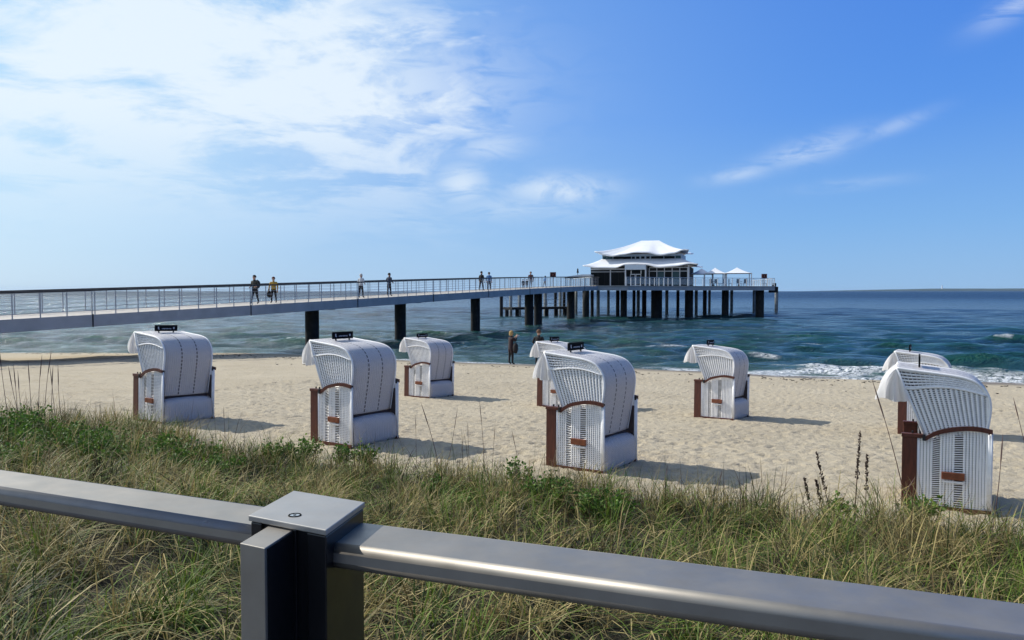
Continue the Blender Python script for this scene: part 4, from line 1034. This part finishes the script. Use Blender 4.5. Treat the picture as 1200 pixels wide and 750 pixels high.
MB().tube([s0 + Vector((0, 0, .0005)), s0 + Vector((0, 0, .0012))], .003, 6).build('screw_socket', M['black'], post)
# rails: rounded wide flat tube
def rail(far0, near0, far1, near1, thick, z, ext0=0, ext1=0):
    f0, n0, f1, n1 = flat(*far0, z), flat(*near0, z), flat(*far1, z), flat(*near1, z)
    d = (f1 - f0).normalized(); 
    def proj(n, f): s_ = d.cross(Vector((0, 0, 1))); return abs((n - f).dot(s_))
    w_ = (proj(n0, f0) + proj(n1, f1)) / 2 + .012; s_ = d.cross(Vector((0, 0, 1))).normalized()
    if s_.y > 0: s_ = -s_
    a = f0 - d * ext0; b = f1 + d * ext1; r_ = .014; prof = []
    # rounded rectangle section (s, z)
    for cx, cz, a0 in ((w_ - r_, -r_, 90), (w_ - r_, -thick + r_, 0), (r_, -thick + r_, -90), (r_, -r_, -180)):
        for k in range(7): t = R(a0 - k * 15); prof.append((cx + math.cos(t) * r_, cz + math.sin(t) * r_))
    n = len(prof); vs = [a + s_ * p + Vector((0, 0, q)) for p, q in prof] + [b + s_ * p + Vector((0, 0, q)) for p, q in prof]
    mb = MB(); mb.add(vs, [tuple(range(n)), tuple(range(2 * n - 1, n - 1, -1))] + [(i, (i + 1) % n, (i + 1) % n + n, i + n) for i in range(n)])
    o = mb.build('rail', M['alu'], fence)
    for p in o.data.polygons: p.use_smooth = len(p.vertices) == 4 and p.area < (b - a).length * .006
    return w_
HR = HC - .036
rail((0, 548.5), (0, 571), (285, 588), (285, 612.5), .042, HR, 2.2, .17)
rail((431, 611), (431, 641), (900, 668), (900, 704), .044, HR, .03, .9)

# ------------------------------------------------------------------ grass
def blades(name, roots, length, lean, width, cols, seed=0, parent=None, curl=1.0):
    n = len(roots); g = np.random.default_rng(seed); th_ = g.random(n) * 2 * np.pi; wt = th_ + np.pi / 2 + g.normal(0, .5, n)
    ld = np.stack([np.cos(th_), np.sin(th_)], -1); wd = np.stack([np.cos(wt), np.sin(wt)], -1)
    co = np.zeros((n, 7, 3)); lv = [0, .38, .72, 1.0]
    for i, t in enumerate(lv):
        hor = length * (lean * t * .55 + lean * curl * t ** 2.2 * .75); ver = length * (t - lean ** 1.5 * .62 * t ** 2)
        c = roots.copy(); c[:, :2] += ld * hor[:, None]; c[:, 2] += ver
        ww = width * (1 - .25 * t) / 2 if i < 3 else 0
        if i < 3:
            a = c.copy(); b = c.copy(); a[:, :2] -= wd * ww[:, None]; b[:, :2] += wd * ww[:, None]; co[:, 2 * i] = a; co[:, 2 * i + 1] = b
        else: co[:, 6] = c
    F_ = np.array([[0, 1, 3], [0, 3, 2], [2, 3, 5], [2, 5, 4], [4, 5, 6]])
    tris = (np.arange(n)[:, None, None] * 7 + F_[None]).reshape(-1, 3)
    me = np_mesh(name, co.reshape(-1, 3), tris=tris, smooth=False)
    ca = me.color_attributes.new('Col', 'FLOAT_COLOR', 'POINT'); cc = np.repeat(cols, 7, axis=0).reshape(n, 7, 3)
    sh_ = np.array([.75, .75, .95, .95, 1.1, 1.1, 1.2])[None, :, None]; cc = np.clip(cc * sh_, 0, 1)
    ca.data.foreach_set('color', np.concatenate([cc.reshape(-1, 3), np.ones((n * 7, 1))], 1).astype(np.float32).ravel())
    o = link(name, me, M['blade'], parent); return o
def scatter(n, cmin, cmax, seed, dens=None, amin=-15.5, amax=7.0):
    g = np.random.default_rng(seed); a = g.uniform(amin, amax, n); c = g.uniform(cmin, cmax, n)
    X, Y = a * VX + c * UX, a * VY + c * UY
    keep = (np.abs(X) < .68 * Y + .9) & (Y > 2.0) & (c < veg_edge(a) + g.normal(0, .12, n))
    if dens is not None: keep &= g.random(n) < dens(a, c)
    a, c, X, Y = a[keep], c[keep], X[keep], Y[keep]
    return a, c, np.stack([X, Y, zbase(a, c) - .01], -1)
STRAW = np.array([.40, .32, .13]); STRAW2 = np.array([.19, .135, .05]); GREEN = np.array([.036, .075, .010]); GREEN2 = np.array([.12, .18, .022]); BROWN = np.array([.06, .038, .02])
def colors(a, c, seed, green_bias=0.0):
    g = np.random.default_rng(seed); n = len(a); p = fbm(a * 1.1, c * 1.1, 3, 200); r = g.random(n)
    gr = np.clip((p - .46) * 4.5 + .48 + green_bias + .25 * np.clip((-a - 5) / 4, 0, 1), .08, .92)
    out = np.where((r < gr * .6)[:, None], GREEN, np.where((r < gr)[:, None], GREEN2, np.where((r < gr + (1 - gr) * .40)[:, None], STRAW, np.where((r < gr + (1 - gr) * .78)[:, None], STRAW2, BROWN))))
    dk2 = np.clip((fbm(a * 2.2, c * 2.2, 3, 240) - .38) * 5.0, .22, 1.25)[:, None]
    return out * (.40 + 1.0 * g.random((n, 1)) ** 1.4) * dk2
# tufts: blades cluster round clump centres
def tufts(nc, per, cmin, cmax, seed, rad=.07):
    a, c, _ = scatter(nc, cmin, cmax, seed); g = np.random.default_rng(seed + 1)
    k = g.integers(per // 2, per * 3 // 2, len(a)); idx = np.repeat(np.arange(len(a)), k)
    a2 = a[idx] + g.normal(0, rad, len(idx)); c2 = c[idx] + g.normal(0, rad, len(idx)); hgt = (.6 + .8 * g.random(len(a)))[idx]; hue = g.random(len(a))[idx]
    X, Y = a2 * VX + c2 * UX, a2 * VY + c2 * UY
    return a2, c2, np.stack([X, Y, zbase(a2, c2) - .01], -1), hgt, hue
def patchy(k, lo, hi, seed): return lambda a, c: np.clip((fbm(a * k, c * k, 3, seed) - lo) / (hi - lo), .06, 1)
a, c, r0 = scatter(95000, 1.7, 9.6, 1, patchy(1.6, .36, .56, 250)); g = np.random.default_rng(5); n = len(a)
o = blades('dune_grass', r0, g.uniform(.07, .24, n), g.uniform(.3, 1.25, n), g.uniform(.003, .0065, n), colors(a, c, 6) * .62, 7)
tag(o, 'short matted green and straw coloured dune grass covering the slope', 'grass', kind='stuff')
a, c, r0, hg, hue = tufts(2700, 34, 1.7, 9.9, 20, .055); g = np.random.default_rng(8); n = len(a)
cl_ = colors(a, c, 9); m_ = hue > .60; cl_[m_] = (STRAW * (.35 + .9 * g.random((n, 1))))[m_]; m_ = hue < .34; cl_[m_] = (GREEN2 * (.5 + .8 * g.random((n, 1))))[m_]
edge_h = .70 + .25 * np.clip((a + 2) / 5, 0, 1) + .3 * fbm(a * .7, c * .7, 2, 220)
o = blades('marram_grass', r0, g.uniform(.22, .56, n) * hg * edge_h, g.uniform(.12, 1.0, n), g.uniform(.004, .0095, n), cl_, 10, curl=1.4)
tag(o, 'longer tufts of marram grass, green and dry, along the dune', 'grass', kind='stuff')
# pale dead blades lying criss-cross over the rest
a, c, r0 = scatter(13000, 1.7, 9.6, 60, patchy(.9, .34, .55, 260)); g = np.random.default_rng(61); n = len(a); r0[:, 2] += g.uniform(.02, .16, n)
cl_ = np.where((g.random(n) < .7)[:, None], STRAW * 1.15, GREEN2 * 1.3) * (.6 + .6 * g.random((n, 1)))
o = blades('fallen_grass', r0, g.uniform(.25, .60, n), g.uniform(1.05, 1.35, n), g.uniform(.004, .008, n), cl_, 62, curl=.5)
tag(o, 'pale dead grass blades lying criss cross over the dune grass', 'grass', kind='stuff')
a, c, r0 = scatter(24000, 7.4, 10.6, 30, patchy(1.2, .40, .60, 270)); g = np.random.default_rng(12); n = len(a)
cl_ = np.where((g.random(n) < .5)[:, None], GREEN, STRAW2) * (.6 + .6 * g.random((n, 1)))
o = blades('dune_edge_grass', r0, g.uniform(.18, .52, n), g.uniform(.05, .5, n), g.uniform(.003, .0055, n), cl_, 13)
tag(o, 'upright grass blades along the sand side edge of the dune', 'grass', kind='stuff')
a, c, r0 = scatter(2600, 6.2, 10.4, 33, patchy(.8, .44, .58, 275)); g = np.random.default_rng(34); n = len(a)
cl_ = np.where((g.random(n) < .55)[:, None], BROWN * 1.3, np.where((g.random(n) < .5)[:, None], STRAW, GREEN)) * (.6 + .7 * g.random((n, 1)))
o = blades('tall_grass_stems', r0, g.uniform(.42, .82, n), g.uniform(.02, .45, n), g.uniform(.004, .007, n), cl_, 35, curl=1.6)
tag(o, 'tall thin dry grass stems rising above the dune edge', 'grass', kind='stuff')

# ------------------------------------------------------------------ leafy shrubs
def shrub(px, py, rx, hz, nl, label, seed, dist=None):
    g0 = ground(px, py); g = np.random.default_rng(seed); e = empty('leafy_shrub', g0, 0, label, 'shrub', 'low leafy shrubs in the dune grass')
    ns = max(6, int(nl / 45)); st = MB(); P = []; Cn = []
    co = []; tr = []; cols = []
    for s_ in range(ns):
        t = g.random() * 6.28; rr = math.sqrt(g.random()) * rx; b = Vector((math.cos(t) * rr * .5, math.sin(t) * rr * .5, 0)); top = Vector((math.cos(t) * rr, math.sin(t) * rr, hz * g.uniform(.55, 1.0)))
        midp = b.lerp(top, .5) + Vector((g.normal(0, .02), g.normal(0, .02), .03)); st.tube([b, midp, top], [.005, .004, .002], 5)
        for k in range(int(nl / ns)):
            f = g.uniform(.25, 1.05); p = b.lerp(midp, f * 2) if f < .5 else midp.lerp(top, f * 2 - 1)
            p = p + Vector(g.normal(0, .035, 3)); L_ = g.uniform(.026, .058); d = Vector(g.normal(0, 1, 3)); d.z = abs(d.z) * .6 + .1; d.normalize(); sdv = d.cross(Vector(g.normal(0, 1, 3))).normalized() * L_ * .38
            i0 = len(co); nn_ = d.cross(sdv).normalized() * L_ * .12
            co += [p, p + d * L_ * .5 + sdv + nn_, p + d * L_, p + d * L_ * .5 - sdv + nn_, p + d * L_ * .5]; tr += [(i0, i0 + 1, i0 + 4), (i0 + 1, i0 + 2, i0 + 4), (i0 + 2, i0 + 3, i0 + 4), (i0 + 3, i0, i0 + 4)]
            q = g.random(); base_ = np.array([.075, .16, .022]) if q < .7 else np.array([.15, .24, .04]); base_ = base_ * g.uniform(.6, 1.35); cols += [base_] * 5
    st.build('stems', M['stem'], e)['kind'] = 'stuff'
    me = np_mesh('foliage', np.array([tuple(v) for v in co]), tris=np.array(tr), smooth=False); ca = me.color_attributes.new('Col', 'FLOAT_COLOR', 'POINT')
    ca.data.foreach_set('color', np.concatenate([np.array(cols), np.ones((len(cols), 1))], 1).astype(np.float32).ravel())
    fo = link('foliage', me, M['blade'], e); fo['kind'] = 'stuff'
for i, (px, py, rx, hz, nl, lab) in enumerate([
    (8, 520, .5, .38, 1700, 'leafy green shrub at the far left edge among thin reeds'), (48, 530, .5, .28, 1500, 'leafy green shrub second from the left edge, below the tall reeds'), (95, 535, .5, .26, 1400, 'leafy green shrub below and left of the leftmost beach chair'),
    (150, 545, .5, .26, 1300, 'leafy green shrub directly below the front of the leftmost beach chair'), (215, 550, .45, .20, 900, 'low leafy shrub in the grass below the leftmost beach chair'), (15, 552, .4, .2, 900, 'low leafy shrub touching the left end of the handrail'),
    (318, 547, .28, .28, 520, 'leafy shrub left of the front row beach chair with two visible seams'), (358, 545, .30, .30, 600, 'leafy shrub at the wooden front of the beach chair before the bridge piles'), (405, 548, .25, .26, 480, 'leafy sprigs at the rear corner of the beach chair before the bridge piles'), (430, 552, .18, .24, 220, 'small leafy sprig in the chair shadow above the handrail post'),
    (612, 577, .16, .33, 240, 'leafy sprig left of the wooden front of the front centre beach chair'), (645, 592, .32, .24, 620, 'leafy shrub in the grass below the front centre beach chair'), (708, 612, .34, .25, 640, 'leafy shrub in the grass right of and below the front centre beach chair'),
    (560, 600, .3, .14, 380, 'low leafy patch above the middle of the handrail'), (1078, 618, .25, .26, 420, 'leafy shrub growing before the wooden front of the nearest beach chair'), (985, 612, .16, .2, 200, 'small leafy sprig at the foot of the dark seed stalks'), (240, 560, .35, .15, 400, 'low leafy patch above the handrail left of the post'),
    (505, 585, .22, .18, 260, 'small leafy sprig in the straw grass above the right rail beside the post')]):
    shrub(px, py, rx * (1.25 if px < 260 else 1), hz + (.10 if px < 260 else .05), int(nl * (1.7 if px < 260 else 1.2)), lab, 300 + i)

# ------------------------------------------------------------------ tall dry stalks
def stalk(base, top, Yb, label, kind='reed', w_=.0045, bend=0.0, seed=0):
    """base and top given where they stand; top in the plane through the base"""
    g = random.Random(seed); b = ground(*base); t_ = at(top[0], top[1], b.y + .05 * g.uniform(-1, 1)); d = t_ - b
    e = empty('dry_stalk', b, 0, label, 'dry plant stalk', 'tall dry stalks at the dune edge')
    w_ *= 1.35; sd_ = Vector((d.z, 0, -d.x)).normalized(); pts = [Vector((0, 0, -.03))] + [d * (k / 6) + sd_ * bend * math.sin(math.pi * k / 6) + Vector((0, 0, 0)) for k in range(1, 7)]
    rr = [w_ * (1 - .65 * k / 6) for k in range(7)]
    MB().tube(pts, rr, 5).build('stem', M['reed' if kind == 'reed' else 'stem'], e)
    if kind == 'reed':
        h = MB(); q0 = pts[4]; q1 = pts[6]; h.tube([q0, q0.lerp(q1, .3), q0.lerp(q1, .7), q1 + (q1 - q0) * .12], [w_ * .5, w_ * 1.7, w_ * 1.5, w_ * .2], 6, flat=.6); h.build('seed_head', M['reed'], e)
    elif kind == 'dock':
        h = MB(); L_ = d.length
        for k in range(80):
            f = g.uniform(.46, 1.0); p = Vector((0, 0, 0)).lerp(d, f) + sd_ * bend * math.sin(math.pi * f); cl2 = .5 + .5 * math.sin(f * 34 + seed)
            r_ = (.004 + .022 * (1.05 - f) * cl2 + .004); a = g.uniform(0, 6.28); o_ = Vector((math.cos(a) * r_, math.sin(a) * r_, g.uniform(-.008, .012)))
            s_ = g.uniform(.006, .011); h.box(p + o_, (s_, s_, s_ * 1.5), Matrix.Rotation(a, 3, 'Z') @ Matrix.Rotation(.6, 3, 'X'))
        for k in range(7):
            f = .5 + k * .07; p = d * f; a = g.uniform(0, 6.28); h.tube([p, p + Vector((math.cos(a) * .03, math.sin(a) * .03, .03))], .002, 4)
        h.build('seed_head', M['seed'], e)
    return e
left_st = [((12, 505), (-2, 400)), ((22, 508), (16, 430)), ((30, 505), (21, 437)), ((38, 503), (33, 425)), ((46, 503), (49, 418)), ((52, 503), (60, 412)), ((60, 500), (62, 430)), ((66, 502), (59, 432)), ((74, 502), (68, 430)), ((27, 503), (10, 430)), ((50, 502), (44, 470))]
ordn = ['first', 'second', 'third', 'fourth', 'fifth', 'sixth', 'seventh', 'eighth', 'ninth', 'tenth', 'eleventh']
sl_ = sorted(range(len(left_st)), key=lambda i: left_st[i][1][0])
for rank, i in enumerate(sl_):
    stalk(left_st[i][0], left_st[i][1], 0, f'thin purple brown reed, {ordn[rank]} from the left in the left clump', 'reed', .0045, random.uniform(-.03, .03), i)
for i, (b, t, lab, kd, ww, bd) in enumerate([
    ((1001, 612), (1008, 504), 'tallest dark seed stalk on the sand, left of the nearest beach chair', 'dock', .006, .0), ((1014, 612), (1016, 533), 'shorter dark seed stalk directly right of the tallest one', 'dock', .004, .0),
    ((977, 612), (957, 530), 'dark leaning seed stalk left of the tallest one', 'dock', .0045, -.01), ((966, 606), (956, 562), 'short dark seed stalk leaning left, behind the leaning one', 'dock', .0035, 0), ((951, 606), (943, 560), 'leftmost short dark seed stalk in the group on the right', 'dock', .0035, 0),
    ((1062, 590), (1023, 448), 'long dark bare stalk leaning left across the awning side of the nearest beach chair', 'reed', .005, .02), ((1164, 618), (1175, 512), 'red brown reed standing right of the nearest beach chair', 'reed', .0045, .01), ((1206, 540), (1188, 468), 'red brown reed at the right edge of the view', 'reed', .0055, 0),
    ((488, 545), (487, 488), 'thin straight stalk in the chair shadow, left one of the pair', 'reed', .003, 0), ((517, 560), (494, 474), 'dark bent stalk leaning left over the chair shadow', 'reed', .0045, .02), ((521, 560), (536, 480), 'thin pale stalk leaning right over the chair shadow', 'reed', .003, .01),
    ((550, 548), (548, 496), 'short dark stalk at the tip of the second front row chair shadow', 'reed', .003, 0), ((568, 560), (562, 470), 'tall thin stalk between the second and third front row beach chairs', 'reed', .0035, .01), ((576, 560), (580, 500), 'shorter thin stalk between the second and third front row beach chairs', 'reed', .003, 0),
    ((612, 575), (600, 505), 'thin stalk leaning left before the front centre beach chair', 'reed', .003, .01), ((396, 545), (399, 460), 'very thin pale stalk in front of the beach chair before the piles', 'reed', .0022, 0), ((264, 520), (262, 478), 'short dark stalk right of the leftmost beach chair shadow', 'reed', .003, 0),
    ((780, 585), (782, 545), 'thin stalk standing in the shadow of the front centre beach chair', 'reed', .003, 0), ((838, 590), (846, 552), 'thin stalk at the end of the shadow of the front centre beach chair', 'reed', .003, 0), ((1032, 610), (1072, 560), 'thin stalk leaning right before the nearest beach chair', 'reed', .003, .02)]):
    stalk(b, t, 0, lab, kd, ww, bd, 40 + i)

# seaweed specks along the strandline
g = np.random.default_rng(77); n = 420; sa_ = g.uniform(-50, 9, n); sc2 = 34.2 - cove(sa_) + g.normal(0, .5, n) + np.sin(sa_ * .3) * .4
sc2[:120] = 28 + g.uniform(0, 8, 120)
wmb = MB()
for a, c in zip(sa_, sc2):
    x, y = xy(a, c); z = float(zbase(np.array(a), np.array(c))); L_ = g.uniform(.04, .22); an_ = g.uniform(0, 3.14)
    wmb.box((x, y, z + .012), (L_, L_ * .35, .03), Matrix.Rotation(an_, 3, 'Z'), 0, .5)
tag(wmb.build('seaweed', M['weed']), 'scattered dark seaweed scraps on the sand near the waterline', 'seaweed', kind='stuff')

# the air between here and the far coast
hz = MB().box((0, 6500, 26), (16500, 16200, 68)).build('haze', None)
hz.data.materials.clear(); hm = bpy.data.materials.new('air'); hm.use_nodes = True; hn = NT(hm.node_tree)
hm.node_tree.nodes.remove(hm.node_tree.nodes['Principled BSDF']); pvn = hn.node('ShaderNodeVolumePrincipled')
pvn.inputs['Color'].default_value = (.55, .75, 1, 1); pvn.inputs['Density'].default_value = 1.8e-5
hn.l.new(pvn.outputs[0], hm.node_tree.nodes['Material Output'].inputs['Volume']); hz.data.materials.append(hm)
tag(hz, 'thin bluish haze over the sea', kind='stuff')
